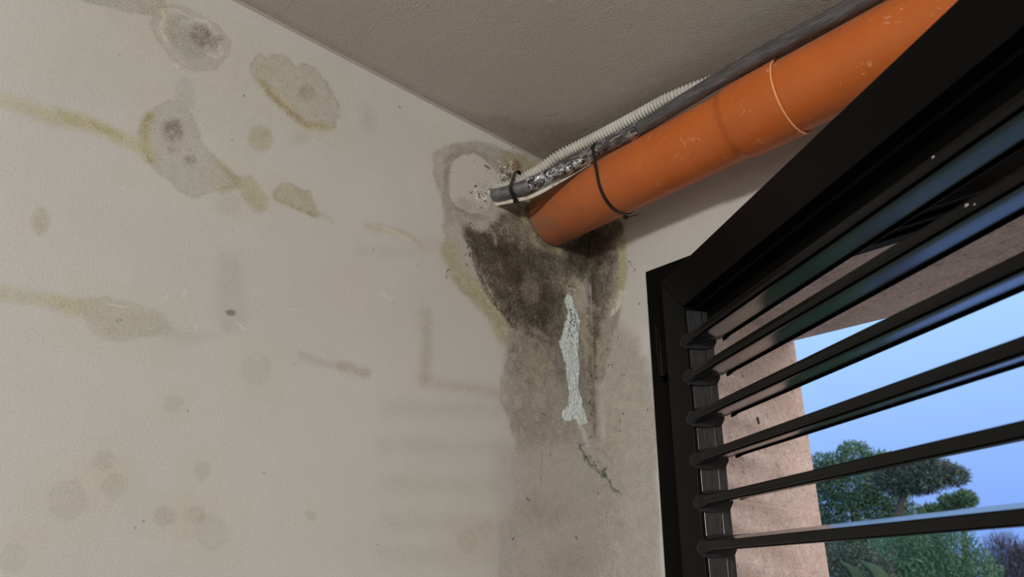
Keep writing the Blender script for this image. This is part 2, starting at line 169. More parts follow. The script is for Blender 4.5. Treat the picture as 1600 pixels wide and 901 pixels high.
 ('p',((-0.2568,2.0642),(0.0086,2.1585),(0.0023,1.8528),(-0.2133,1.8278),(-0.2202,1.8616),(-0.2465,1.9168),(-0.2544,1.9761),(-0.2463,2.0344)),(0.644,0.597,0.556),0.01642,0.7,0.00821,0,0.15,0.00411,0),
 ('p',((-0.2329,2.0182),(-0.0929,2.0761),(-0.0844,1.9435),(-0.0511,1.8843),(-0.0629,1.7965),(-0.1813,1.8083),(-0.2202,1.8616)),(0.655,0.597,0.534),0.01964,0.5,0.01122,0,0,0.00421,0),
 ('p',((-0.2599,1.8449),(0.0159,1.8933),(0.0029,1.5707),(-0.2655,1.5745)),(0.893,0.844,0.813),0.0298,0.75,0.00813,0,0,0.00406,0),
 ('p',((-0.1817,1.8549),(0.0081,1.8923),(-0.0077,1.5709),(-0.2377,1.5741),(-0.2119,1.7385)),(0.855,0.806,0.76),0.02176,0.7,0.01088,0,0,0.00408,0),
 ('p',((-0.073,1.7483),(-0.0811,1.7367),(-0.1026,1.7266),(-0.1327,1.7201),(-0.165,1.7182),(-0.1933,1.7211),(-0.2125,1.7282),(-0.2195,1.738),(-0.2129,1.7489),(-0.1937,1.7588),(-0.1651,1.7659),(-0.1323,1.7686),(-0.1019,1.7662),(-0.0805,1.7589)),(0.711,0.652,0.589),0.0297,0.5,0.0081,0,0,0.00405,0),
 ('p',((-0.0142,1.6593),(-0.0217,1.6503),(-0.0416,1.6429),(-0.0693,1.6385),(-0.0991,1.638),(-0.1252,1.6412),(-0.1429,1.6475),(-0.1492,1.6556),(-0.1428,1.6642),(-0.1249,1.6715),(-0.0984,1.6762),(-0.0682,1.6773),(-0.0404,1.6744),(-0.0209,1.668)),(0.711,0.652,0.589),0.02778,0.5,0.00834,0,0,0.00417,0),
 ('p',((-0.1959,1.6858),(-0.1986,1.6629),(-0.2067,1.6447),(-0.2183,1.6347),(-0.2313,1.6344),(-0.2431,1.6439),(-0.2515,1.6613),(-0.255,1.6833),(-0.2528,1.7058),(-0.2452,1.7246),(-0.2336,1.7357),(-0.2203,1.7366),(-0.2079,1.727),(-0.1992,1.7088)),(0.83,0.794,0.76),0.01519,0.6,0.00633,0,0,0.0038,0),
 ('l',((-0.4091,2.393),(-0.4114,2.3566),(-0.4071,2.3151),(-0.3936,2.2949),(-0.3683,2.2877),(-0.3316,2.2902),(-0.3037,2.2905)),(0.612,0.576,0.545),0.0051,0.6,0.00638,0.00638,0,0.0,0),
 ('l',((-0.4091,2.393),(-0.3757,2.4232),(-0.333,2.4304),(-0.2865,2.4324),(-0.2594,2.4189),(-0.2445,2.3968)),(0.633,0.597,0.545),0.00673,0.6,0.00673,0.00808,0,0.0,0),
 ('p',((-0.4003,2.379),(-0.3815,2.41),(-0.3464,2.429),(-0.3159,2.4288),(-0.2913,2.4208),(-0.2681,2.4105),(-0.2657,2.388),(-0.3013,2.3611),(-0.2917,2.3319),(-0.3157,2.3005),(-0.3479,2.2926),(-0.3796,2.2947),(-0.3992,2.3112),(-0.4044,2.345)),(1.0,0.965,0.955),0.0033,0.95,0.00528,0.08,0,0.00396,0),
 ('p',((-0.3033,2.3125),(-0.3094,2.3053),(-0.3222,2.2989),(-0.3391,2.2945),(-0.3567,2.2929),(-0.3715,2.2944),(-0.3808,2.2987),(-0.3829,2.3049),(-0.3774,2.3118),(-0.3652,2.3183),(-0.3486,2.3229),(-0.3307,2.3247),(-0.3153,2.3233),(-0.3054,2.319)),(0.769,0.721,0.659),0.00651,0.7,0.00651,0,0,0.00391,0),
 ('p',((-0.2785,2.4615),(-0.2427,2.4811),(-0.1763,2.4913),(-0.1467,2.474),(-0.176,2.4334),(-0.2136,2.4065),(-0.2465,2.4039)),(0.711,0.641,0.471),0.01017,0.85,0.00726,0,0,0.00436,0),
 ('p',((-0.2152,2.4491),(-0.2202,2.4389),(-0.2273,2.4304),(-0.235,2.4252),(-0.2419,2.4245),(-0.2466,2.4282),(-0.2482,2.4357),(-0.2464,2.4454),(-0.2416,2.4557),(-0.2346,2.4643),(-0.2268,2.4696),(-0.2197,2.4705),(-0.2149,2.4668),(-0.2133,2.4591)),(0.456,0.258,0.088),0.00861,0.7,0.00717,0,0.4,0.0043,0),
 ('p',((-0.2637,2.4441),(-0.231,2.4537),(-0.2302,2.4107),(-0.2586,2.3879),(-0.2766,2.399)),(0.551,0.486,0.422),0.00704,0.8,0.00845,0,0.5,0.00423,0.5),
 ('l',((-0.2684,2.4214),(-0.2413,2.414)),(0.116,0.082,0.059),0.00281,0.6,0.00844,0.00352,0.7,0.0,-1),
 ('p',((-0.3459,2.3518),(-0.3164,2.358),(-0.2955,2.3424),(-0.3047,2.3179),(-0.3312,2.3165)),(1.056,0.993,0.911),0.00665,0.7,0.00931,0,0.6,0.00399,1.0),
 ('l',((-0.3171,2.4158),(-0.3051,2.4164)),(0.077,0.065,0.059),0.00203,0.8,0.00271,0.00217,0,0.0,0),
 ('l',((-0.2536,2.4243),(-0.2547,2.4258)),(0.325,0.245,0.165),0.00141,0.9,0.00282,0.0008,0,0.0,0.8),
 ('l',((-0.2472,2.4572),(-0.2502,2.4547)),(1.426,1.346,1.175),0.00142,0.9,0.00284,0.0011,0,0.0,-0.6),
 ('l',((-0.256,2.396),(-0.261,2.3921)),(0.143,0.106,0.08),0.0014,0.9,0.0028,0.00106,0,0.0,-0.6),
 ('l',((-0.248,2.4232),(-0.244,2.4204)),(0.143,0.106,0.08),0.00142,0.9,0.00283,0.00191,0,0.0,-0.6),
 ('l',((-0.2473,2.4446),(-0.2485,2.4452)),(0.143,0.106,0.08),0.00142,0.9,0.00284,0.00106,0,0.0,-0.6),
 ('l',((-0.2294,2.4507),(-0.2244,2.4493)),(0.143,0.106,0.08),0.00144,0.9,0.00288,0.00073,0,0.0,0.8),
 ('l',((-0.2447,2.4489),(-0.2456,2.4469)),(1.426,1.346,1.175),0.00142,0.9,0.00284,0.00132,0,0.0,-0.6),
 ('l',((-0.2625,2.4027),(-0.2674,2.4034)),(0.143,0.106,0.08),0.00139,0.9,0.00279,0.00157,0,0.0,0.8),
 ('l',((-0.2569,2.4372),(-0.2551,2.4406)),(0.325,0.245,0.165),0.00141,0.9,0.00282,0.00199,0,0.0,0.8),
 ('l',((-0.2478,2.4194),(-0.2468,2.418)),(0.143,0.106,0.08),0.00141,0.9,0.00283,0.00099,0,0.0,-0.6),
 ('l',((-0.2427,2.455),(-0.2451,2.4524)),(1.426,1.346,1.175),0.00142,0.9,0.00285,0.00194,0,0.0,0.8),
 ('l',((-0.2435,2.4401),(-0.2486,2.4382)),(0.143,0.106,0.08),0.00142,0.9,0.00284,0.00083,0,0.0,0.8),
 ('l',((-0.2425,2.4344),(-0.2374,2.4336)),(1.426,1.346,1.175),0.00142,0.9,0.00285,0.0013,0,0.0,0.8),
 ('l',((-0.277,2.4411),(-0.2793,2.4413)),(1.426,1.346,1.175),0.00139,0.9,0.00278,0.00153,0,0.0,0.8),
 ('l',((-0.2666,2.4313),(-0.2671,2.4314)),(0.143,0.106,0.08),0.0014,0.9,0.0028,0.00182,0,0.0,-0.6),
 ('l',((-0.2632,2.4232),(-0.2589,2.4273)),(1.426,1.346,1.175),0.0014,0.9,0.0028,0.00079,0,0.0,-0.6),
 ('l',((-0.2686,2.4356),(-0.2678,2.4366)),(0.143,0.106,0.08),0.0014,0.9,0.0028,0.00075,0,0.0,0.8),
 ('l',((-0.26,2.436),(-0.2632,2.4343)),(1.426,1.346,1.175),0.0014,0.9,0.00281,0.00139,0,0.0,0.8),
 ('l',((-0.2733,2.4153),(-0.2741,2.4164)),(1.426,1.346,1.175),0.00139,0.9,0.00278,0.00095,0,0.0,0.8),
 ('l',((-0.2543,2.4132),(-0.2514,2.4143)),(0.143,0.106,0.08),0.00141,0.9,0.00281,0.00107,0,0.0,-0.6),
 ('l',((-0.2448,2.4427),(-0.2489,2.4395)),(1.426,1.346,1.175),0.00142,0.9,0.00284,0.00208,0,0.0,0.8),
 ('l',((-0.2655,2.416),(-0.2609,2.4166)),(1.426,1.346,1.175),0.0014,0.9,0.0028,0.00202,0,0.0,0.8),
 ('l',((-0.2585,2.4134),(-0.2543,2.4159)),(1.426,1.346,1.175),0.0014,0.9,0.00281,0.00129,0,0.0,0.8),
 ('l',((-0.2615,2.4155),(-0.2615,2.4119)),(1.426,1.346,1.175),0.0014,0.9,0.0028,0.00109,0,0.0,-0.6),
 ('l',((-0.2695,2.4119),(-0.2668,2.4141)),(1.426,1.346,1.175),0.00139,0.9,0.00279,0.00189,0,0.0,0.8),
 ('l',((-0.2759,2.4312),(-0.2714,2.4346)),(1.426,1.346,1.175),0.00139,0.9,0.00278,0.0007,0,0.0,-0.6),
 ('l',((-0.263,2.4339),(-0.264,2.4305)),(1.426,1.346,1.175),0.0014,0.9,0.0028,0.00123,0,0.0,-0.6),
 ('l',((-0.2475,2.4403),(-0.2457,2.4417)),(0.325,0.245,0.165),0.00142,0.9,0.00284,0.00197,0,0.0,0.8),
 ('l',((-0.2506,2.4316),(-0.2495,2.4314)),(1.426,1.346,1.175),0.00141,0.9,0.00283,0.00193,0,0.0,-0.6),
 ('l',((-0.2695,2.4056),(-0.2694,2.4088)),(1.426,1.346,1.175),0.00139,0.9,0.00278,0.00186,0,0.0,-0.6),
 ('l',((-0.2391,2.4413),(-0.2422,2.4353)),(0.325,0.245,0.165),0.00142,0.9,0.00285,0.00127,0,0.0,0.8),
 ('l',((-0.2484,2.4292),(-0.247,2.426)),(0.325,0.245,0.165),0.00142,0.9,0.00283,0.00143,0,0.0,0.8),
 ('l',((-0.2391,2.4569),(-0.2437,2.4509)),(0.143,0.106,0.08),0.00143,0.9,0.00285,0.00099,0,0.0,0.8),
 ('l',((-0.2763,2.4093),(-0.2797,2.4041)),(1.426,1.346,1.175),0.00138,0.9,0.00277,0.00094,0,0.0,0.8),
 ('l',((-0.3341,2.3355),(-0.3336,2.332)),(1.426,1.346,1.175),0.00132,0.9,0.00263,0.00159,0,0.0,0.8),
 ('l',((-0.3176,2.3386),(-0.3147,2.3382)),(1.426,1.346,1.175),0.00133,0.9,0.00267,0.00137,0,0.0,0.8),
 ('l',((-0.3156,2.3525),(-0.3128,2.3493)),(1.426,1.346,1.175),0.00134,0.9,0.00268,0.00151,0,0.0,0.8),
 ('l',((-0.3498,2.3366),(-0.3471,2.3365)),(0.325,0.245,0.165),0.0013,0.9,0.00261,0.00187,0,0.0,0.8),
 ('l',((-0.3298,2.332),(-0.3287,2.3281)),(0.325,0.245,0.165),0.00132,0.9,0.00264,0.00111,0,0.0,-0.6),
 ('l',((-0.3382,2.3452),(-0.337,2.3465)),(1.426,1.346,1.175),0.00132,0.9,0.00263,0.00189,0,0.0,0.8),
 ('l',((-0.3356,2.3572),(-0.3396,2.3538)),(0.143,0.106,0.08),0.00132,0.9,0.00264,0.00185,0,0.0,0.8),
 ('l',((-0.3271,2.3298),(-0.3318,2.3308)),(1.426,1.346,1.175),0.00132,0.9,0.00264,0.00191,0,0.0,0.8),
 ('l',((-0.312,2.3727),(-0.3153,2.3699)),(1.426,1.346,1.175),0.00134,0.9,0.00268,0.00134,0,0.0,-0.6),
 ('l',((-0.3148,2.3316),(-0.3111,2.3345)),(0.143,0.106,0.08),0.00133,0.9,0.00267,0.00172,0,0.0,0.8),
 ('l',((-0.3155,2.3494),(-0.3157,2.3506)),(0.143,0.106,0.08),0.00134,0.9,0.00267,0.00116,0,0.0,0.8),
 ('l',((-0.3119,2.352),(-0.3128,2.3485)),(0.325,0.245,0.165),0.00134,0.9,0.00268,0.00105,0,0.0,-0.6),
 ('l',((-0.3215,2.3157),(-0.3219,2.3144)),(0.325,0.245,0.165),0.00132,0.9,0.00265,0.00175,0,0.0,0.8),
 ('l',((-0.328,2.3432),(-0.332,2.3373)),(0.143,0.106,0.08),0.00132,0.9,0.00264,0.00197,0,0.0,0.8),
 ('l',((-0.304,2.3588),(-0.3041,2.3569)),(1.426,1.346,1.175),0.00135,0.9,0.0027,0.00132,0,0.0,-0.6),
 ('l',((-0.318,2.3444),(-0.3218,2.3456)),(0.143,0.106,0.08),0.00133,0.9,0.00266,0.0012,0,0.0,-0.6),
 ('l',((-0.3299,2.3386),(-0.334,2.3397)),(1.426,1.346,1.175),0.00132,0.9,0.00264,0.00108,0,0.0,0.8),
 ('l',((-0.2832,2.3421),(-0.2852,2.3377)),(1.426,1.346,1.175),0.00136,0.9,0.00272,0.00164,0,0.0,0.8),
 ('l',((-0.2966,2.3582),(-0.2943,2.358)),(1.426,1.346,1.175),0.00136,0.9,0.00271,0.00162,0,0.0,0.8),
 ('l',((-0.3072,2.3277),(-0.3075,2.3301)),(0.143,0.106,0.08),0.00134,0.9,0.00268,0.00089,0,0.0,0.8),
 ('l',((-0.3332,2.3386),(-0.3342,2.3399)),(1.426,1.346,1.175),0.00132,0.9,0.00264,0.00074,0,0.0,0.8),
 ('l',((-0.3206,2.343),(-0.3161,2.3466)),(1.426,1.346,1.175),0.00133,0.9,0.00267,0.00088,0,0.0,-0.6),
 ('l',((-0.3221,2.3392),(-0.318,2.3398)),(0.325,0.245,0.165),0.00133,0.9,0.00266,0.00184,0,0.0,0.8),
 ('l',((-0.3262,2.3328),(-0.326,2.3345)),(0.143,0.106,0.08),0.00132,0.9,0.00265,0.00129,0,0.0,0.8),
 ('l',((-0.3001,2.3592),(-0.3008,2.3563)),(1.426,1.346,1.175),0.00135,0.9,0.0027,0.00178,0,0.0,0.8),
 ('l',((-0.3433,2.3423),(-0.3423,2.3399)),(0.143,0.106,0.08),0.00131,0.9,0.00262,0.00128,0,0.0,-0.6),
 ('l',((-0.3012,2.3652),(-0.2973,2.3649)),(0.143,0.106,0.08),0.00135,0.9,0.00271,0.00162,0,0.0,0.8),
 ('l',((-0.3101,2.3464),(-0.3142,2.3424)),(1.426,1.346,1.175),0.00134,0.9,0.00268,0.00134,0,0.0,-0.6),
 ('l',((-0.3206,2.3369),(-0.3177,2.3343)),(1.426,1.346,1.175),0.00133,0.9,0.00266,0.00159,0,0.0,-0.6),
 ('l',((-0.3137,2.3404),(-0.3158,2.3354)),(1.426,1.346,1.175),0.00133,0.9,0.00267,0.00186,0,0.0,-0.6),
 ('l',((-0.3295,2.3368),(-0.3307,2.3327)),(0.143,0.106,0.08),0.00132,0.9,0.00264,0.00165,0,0.0,0.8),
 ('l',((-0.3317,2.3458),(-0.3348,2.3438)),(0.143,0.106,0.08),0.00132,0.9,0.00264,0.00074,0,0.0,0.8),
 ('l',((-0.3181,2.3605),(-0.3188,2.3619)),(0.325,0.245,0.165),0.00134,0.9,0.00267,0.00069,0,0.0,0.8),
 ('l',((-0.3352,2.3131),(-0.3307,2.311)),(1.426,1.346,1.175),0.00131,0.9,0.00262,0.00119,0,0.0,0.8),
 ('l',((-0.2988,2.3743),(-0.2997,2.3723)),(0.325,0.286,0.241),0.00136,0.7,0.00271,0.00091,0,0.0,0.8),
 ('l',((-0.2259,2.3837),(-0.2296,2.3846)),(0.531,0.467,0.404),0.00142,0.7,0.00285,0.00069,0,0.0,-0.6),
 ('l',((-0.2724,2.407),(-0.2764,2.4058)),(0.325,0.286,0.241),0.00139,0.7,0.00277,0.00081,0,0.0,-0.6),
 ('l',((-0.2689,2.382),(-0.273,2.3772)),(0.325,0.286,0.241),0.00138,0.7,0.00277,0.00073,0,0.0,-0.6),
 ('l',((-0.3435,2.4124),(-0.3395,2.4115)),(0.325,0.286,0.241),0.00133,0.7,0.00265,0.00093,0,0.0,-0.6),
 ('l',((-0.299,2.3575),(-0.2976,2.3555)),(0.531,0.467,0.404),0.00135,0.7,0.00271,0.00096,0,0.0,-0.6),
 ('l',((-0.2876,2.3753),(-0.2828,2.3731)),(0.325,0.286,0.241),0.00137,0.7,0.00274,0.00092,0,0.0,0.8),
 ('l',((-0.3093,2.4038),(-0.3059,2.4076)),(0.325,0.286,0.241),0.00136,0.7,0.00271,0.00065,0,0.0,0.8),
 ('l',((-0.33,2.3659),(-0.3296,2.3663)),(0.325,0.286,0.241),0.00133,0.7,0.00265,0.00093,0,0.0,-0.6),
 ('l',((-0.2857,2.3717),(-0.2878,2.3711)),(0.531,0.467,0.404),0.00137,0.7,0.00273,0.00102,0,0.0,0.8),
 ('l',((-0.3235,2.3502),(-0.3192,2.3536)),(0.325,0.286,0.241),0.00133,0.7,0.00266,0.00072,0,0.0,-0.6),
 ('l',((-0.2793,2.3881),(-0.2759,2.387)),(0.531,0.467,0.404),0.00138,0.7,0.00276,0.00107,0,0.0,-0.6),
 ('l',((-0.2496,2.4129),(-0.2464,2.4162)),(0.531,0.467,0.404),0.00141,0.7,0.00282,0.00113,0,0.0,0.8),
 ('l',((-0.3144,2.3599),(-0.3181,2.3612)),(0.531,0.467,0.404),0.00134,0.7,0.00268,0.00095,0,0.0,-0.6),
 ('l',((-0.2794,2.3798),(-0.2787,2.3763)),(0.325,0.286,0.241),0.00138,0.7,0.00275,0.00082,0,0.0,-0.6),
 ('l',((-0.287,2.3988),(-0.2888,2.401)),(0.531,0.467,0.404),0.00137,0.7,0.00274,0.00091,0,0.0,0.8),
 ('l',((-0.2919,2.3607),(-0.2907,2.3632)),(0.325,0.286,0.241),0.00136,0.7,0.00272,0.00087,0,0.0,0.8),
 ('l',((-0.2999,2.4045),(-0.3011,2.4015)),(0.531,0.467,0.404),0.00136,0.7,0.00272,0.00105,0,0.0,0.8),
 ('p',((-0.251,2.0919),(-0.1479,2.0907),(0.0,2.2018),(-0.0046,1.9567),(-0.1126,1.9907),(-0.1824,1.9648),(-0.241,2.0165)),(0.456,0.404,0.359),0.02002,0.65,0.02002,0,0.3,0.00429,0),
 ('p',((-0.3666,2.2574),(-0.3419,2.2692),(-0.3192,2.2661),(-0.2824,2.3087),(-0.2399,2.349),(-0.1758,2.3692),(-0.1471,2.3406),(-0.1183,2.3071),(-0.0469,2.3479),(0.0197,2.4018),(0.0128,2.2521),(-0.0402,2.2286),(-0.0576,2.1858),(-0.0764,2.1367),(-0.0923,2.107),(-0.1262,2.0822),(-0.1568,2.0885),(-0.1919,2.0867),(-0.2344,2.0895),(-0.2595,2.103),(-0.2849,2.136),(-0.315,2.1675),(-0.3349,2.1884),(-0.3427,2.22)),(0.268,0.232,0.189),0.00992,0.9,0.01276,0,0.35,0.00425,0),
 ('p',((-0.3538,2.2536),(-0.3221,2.2593),(-0.2807,2.2553),(-0.2381,2.2628),(-0.1844,2.2588),(-0.1475,2.2188),(-0.1293,2.1515),(-0.1478,2.1115),(-0.2008,2.1048),(-0.2517,2.1184),(-0.2939,2.1604),(-0.3224,2.1923)),(0.107,0.086,0.069),0.01644,0.7,0.01644,0,0.4,0.00411,0),
 ('p',((-0.2383,2.2294),(-0.2495,2.2207),(-0.2655,2.2165),(-0.2832,2.2176),(-0.2992,2.2236),(-0.3104,2.2333),(-0.3147,2.2448),(-0.3113,2.2561),(-0.3008,2.2648),(-0.2851,2.2694),(-0.2671,2.2687),(-0.2506,2.2628),(-0.2389,2.2529),(-0.2345,2.2409)),(0.099,0.079,0.065),0.01619,0.6,0.01079,0,0.3,0.00405,0),
 ('p',((-0.1949,2.2115),(-0.199,2.1978),(-0.2105,2.1844),(-0.2271,2.1741),(-0.2452,2.1687),(-0.2613,2.1692),(-0.2726,2.1754),(-0.2768,2.1861),(-0.2733,2.1993),(-0.2625,2.2125),(-0.2464,2.2232),(-0.2281,2.2291),(-0.2112,2.229),(-0.1992,2.2227)),(0.107,0.082,0.069),0.01649,0.5,0.011,0,0.3,0.00412,0),
 ('p',((-0.0995,2.1623),(-0.1074,2.1421),(-0.1202,2.1254),(-0.1353,2.1153),(-0.1496,2.1136),(-0.1606,2.1205),(-0.1662,2.1345),(-0.1653,2.1532),(-0.1581,2.1731),(-0.1457,2.1902),(-0.1305,2.2012),(-0.1155,2.2035),(-0.104,2.1966),(-0.0982,2.1818)),(0.107,0.082,0.073),0.01462,0.6,0.01169,0,0.35,0.00439,0),
 ('p',((-0.089,2.2669),(-0.1,2.2537),(-0.1194,2.243),(-0.1432,2.2368),(-0.1665,2.2362),(-0.185,2.2411),(-0.1954,2.2506),(-0.1957,2.2629),(-0.1859,2.2756),(-0.1675,2.2865),(-0.144,2.2933),(-0.1198,2.2945),(-0.1001,2.2897),(-0.089,2.2798)),(0.133,0.11,0.088),0.01771,0.5,0.01181,0,0.2,0.00443,0),
 ('p',((0.0184,2.3262),(0.0117,2.3029),(-0.0046,2.2809),(-0.0271,2.2647),(-0.0511,2.2573),(-0.0721,2.2597),(-0.0862,2.2713),(-0.091,2.2899),(-0.0854,2.3122),(-0.0704,2.334),(-0.0484,2.351),(-0.0238,2.3598),(-0.0015,2.3581),(0.0137,2.3461)),(0.058,0.045,0.034),0.01905,0.75,0.00953,0,0.2,0.00476,0),
 ('p',((-0.1553,2.191),(-0.1609,2.1762),(-0.1702,2.1638),(-0.1813,2.1561),(-0.1922,2.1546),(-0.2007,2.1594),(-0.2052,2.1697),(-0.2048,2.1834),(-0.1997,2.198),(-0.1906,2.2106),(-0.1794,2.2188),(-0.1682,2.2207),(-0.1594,2.2158),(-0.1548,2.2052)),(0.456,0.404,0.368),0.01424,0.55,0.01139,0,0.3,0.00427,0),
 ('p',((-0.1743,2.3191),(-0.1814,2.3101),(-0.1945,2.3027),(-0.211,2.298),(-0.2275,2.2972),(-0.2408,2.3001),(-0.2485,2.3063),(-0.2492,2.3145),(-0.2426,2.3232),(-0.23,2.3307),(-0.2137,2.3356),(-0.1968,2.3367),(-0.1829,2.3339),(-0.1748,2.3276)),(0.439,0.387,0.301),0.01281,0.6,0.00854,0,0,0.00427,0),
 ('l',((-0.2073,2.3493),(-0.1995,2.3138),(-0.1754,2.2874),(-0.1282,2.2821),(-0.0789,2.2923)),(0.612,0.555,0.385),0.00735,0.7,0.00588,0.00735,0,0.0,0),
 ('l',((-0.3066,2.2793),(-0.2894,2.2652),(-0.2854,2.2465)),(0.722,0.663,0.589),0.00669,0.55,0.00669,0.00535,0.4,0.0,0),
 ('l',((-0.3574,2.2607),(-0.3371,2.2357),(-0.3386,2.2008),(-0.3215,2.1722),(-0.2979,2.139),(-0.2646,2.1083),(-0.2344,2.0895)),(0.116,0.09,0.076),0.00652,0.7,0.00783,0.00652,0.75,0.0,0),
 ('l',((-0.2343,2.0856),(-0.1833,2.0875),(-0.1335,2.0777),(-0.0924,2.1042)),(0.218,0.178,0.144),0.00993,0.6,0.00993,0.00851,0.6,0.0,0),
 ('l',((-0.0084,2.3582),(-0.0058,2.2622),(-0.0082,2.1543),(-0.0041,2.0114),(-0.003,1.9038)),(0.242,0.207,0.165),0.00789,0.6,0.00789,0.00552,0.7,0.0,0),
 ('l',((-0.1569,1.8581),(-0.1553,1.7879)),(0.512,0.467,0.422),0.00272,0.5,0.00409,0.00204,0.5,0.0,0),
 ('p',((-0.0835,2.1668),(-0.0863,2.2225),(-0.0579,2.2463),(-0.0254,2.2407),(-0.0185,2.1516),(-0.0198,2.0642),(-0.0325,2.0405),(-0.0378,2.1175),(-0.0479,2.1735)),(0.868,0.769,0.612),0.00618,0.6,0.01082,0,0.6,0.00464,0),
 ('p',((-0.0732,2.1933),(-0.0614,2.1907),(-0.0522,2.165),(-0.0411,2.1385),(-0.0422,2.102),(-0.0495,2.0578),(-0.0488,2.0165),(-0.0463,1.9764),(-0.0319,1.9522),(-0.0288,1.9315),(-0.0481,1.9207),(-0.0646,1.9285),(-0.0958,1.9199),(-0.1028,1.9277),(-0.099,1.9411),(-0.0824,1.9543),(-0.0777,1.9974),(-0.0862,2.0362),(-0.0949,2.0687),(-0.1021,2.0878),(-0.0921,2.1184),(-0.08,2.1503),(-0.0833,2.1757)),(1.296,1.448,1.512),0.00239,0.97,0.00747,0,0.5,0.00448,2.2),
 ('l',((-0.0738,2.1665),(-0.0735,2.1375),(-0.079,2.1074)),(0.388,0.43,0.422),0.00151,0.75,0.00756,0.00076,0.75,0.0,-0.6),
 ('l',((-0.0598,2.1763),(-0.0546,2.1511),(-0.0553,2.1247)),(0.388,0.43,0.422),0.00153,0.75,0.00766,0.00077,0.75,0.0,-0.6),
 ('l',((-0.0488,2.1438),(-0.0459,2.1119),(-0.0488,2.0791)),(0.388,0.43,0.422),0.00153,0.75,0.00766,0.00077,0.75,0.0,-0.6),
 ('l',((-0.0891,2.0769),(-0.083,2.054),(-0.0826,2.0302)),(0.388,0.43,0.422),0.00148,0.75,0.00742,0.00074,0.75,0.0,-0.6),
 ('l',((-0.0611,2.0553),(-0.0607,2.0006),(-0.066,1.9465)),(0.388,0.43,0.422),0.00149,0.75,0.00746,0.00075,0.75,0.0,-0.6),
 ('l',((-0.074,1.9981),(-0.0737,1.9715),(-0.0789,1.9444)),(0.388,0.43,0.422),0.00147,0.75,0.00736,0.00074,0.75,0.0,-0.6),
 ('l',((-0.0512,2.0024),(-0.0446,1.97),(-0.0438,1.937)),(0.388,0.43,0.422),0.0015,0.75,0.0075,0.00075,0.75,0.0,-0.6),
 ('l',((-0.0881,1.9429),(-0.0865,1.9335),(-0.0903,1.9233)),(0.388,0.43,0.422),0.00145,0.75,0.00726,0.00073,0.75,0.0,-0.6),
 ('l',((-0.0718,1.9352),(-0.0692,1.9298),(-0.0721,1.9235)),(0.388,0.43,0.422),0.00147,0.75,0.00734,0.00073,0.75,0.0,-0.6),
 ('l',((-0.0794,2.1797),(-0.0745,2.1372),(-0.085,2.0919)),(0.116,0.106,0.088),0.00226,0.7,0.01206,0.00226,0.8,0.0,-0.5),
 ('l',((-0.0559,2.1744),(-0.0451,2.1375),(-0.0442,2.1015)),(0.116,0.106,0.088),0.00231,0.6,0.0123,0.00246,0.7,0.0,-0.5),
 ('l',((-0.0681,2.0817),(-0.0721,1.9985)),(0.531,0.652,0.636),0.00224,0.5,0.00896,0.00179,0.6,0.0,0),
 ('l',((-0.0532,1.9355),(-0.0447,1.9109),(-0.0345,1.8802)),(1.028,1.124,1.077),0.00446,0.75,0.00744,0.00744,0.4,0.0,0.6),
 ('l',((-0.0456,1.8825),(-0.0313,1.8666),(-0.0132,1.8485),(-0.0025,1.8333)),(0.183,0.245,0.214),0.00449,0.8,0.01346,0.00329,0.75,0.0,0),
 ('l',((-0.0387,1.8669),(-0.0242,1.8548),(-0.01,1.835)),(0.099,0.142,0.114),0.00224,0.85,0.01344,0.00149,0.6,0.0,0),
 ('l',((-0.0553,1.8686),(-0.0382,1.881)),(0.242,0.33,0.285),0.00266,0.6,0.00739,0.00236,0.5,0.0,0),
 ('l',((-0.0843,2.2273),(-0.0898,2.2275)),(0.868,0.794,0.684),0.00152,0.85,0.00304,0.00146,0,0.0,0.8),
 ('l',((-0.0588,2.2111),(-0.0542,2.211)),(0.868,0.794,0.684),0.00155,0.85,0.00309,0.002,0,0.0,-0.6),
 ('l',((-0.055,2.2164),(-0.0512,2.2139)),(0.868,0.794,0.684),0.00155,0.85,0.0031,0.00088,0,0.0,-0.6),
 ('l',((-0.0628,2.2145),(-0.0681,2.2124)),(0.868,0.794,0.684),0.00154,0.85,0.00308,0.00184,0,0.0,0.8),
 ('l',((-0.0489,2.234),(-0.0457,2.2376)),(1.143,1.094,0.955),0.00156,0.85,0.00312,0.00096,0,0.0,-0.6),
 ('l',((-0.0306,2.2203),(-0.0264,2.2182)),(1.143,1.094,0.955),0.00158,0.85,0.00315,0.00088,0,0.0,-0.6),
 ('l',((-0.0409,2.2434),(-0.0466,2.2432)),(0.868,0.794,0.684),0.00157,0.85,0.00313,0.00163,0,0.0,-0.6),
 ('l',((-0.0409,2.1854),(-0.0359,2.1823)),(0.868,0.794,0.684),0.00156,0.85,0.00312,0.00079,0,0.0,0.8),
 ('l',((-0.0702,2.2114),(-0.0754,2.209)),(0.868,0.794,0.684),0.00153,0.85,0.00306,0.00118,0,0.0,-0.6),
 ('l',((-0.071,2.2102),(-0.0686,2.2134)),(0.868,0.794,0.684),0.00153,0.85,0.00307,0.0013,0,0.0,-0.6),
 ('l',((-0.0313,2.2245),(-0.0312,2.2225)),(0.868,0.794,0.684),0.00157,0.85,0.00315,0.00095,0,0.0,-0.6),
 ('l',((-0.052,2.2154),(-0.0576,2.2147)),(1.143,1.094,0.955),0.00155,0.85,0.0031,0.00157,0,0.0,0.8),
 ('l',((-0.0415,2.2195),(-0.0432,2.2185)),(1.143,1.094,0.955),0.00156,0.85,0.00313,0.00201,0,0.0,-0.6),
 ('l',((0.0087,2.2388),(0.0099,2.2421)),(0.868,0.794,0.684),0.00162,0.85,0.00324,0.00153,0,0.0,0.8),
 ('l',((-0.0265,2.228),(-0.0238,2.2245)),(1.143,1.094,0.955),0.00158,0.85,0.00316,0.00136,0,0.0,-0.6),
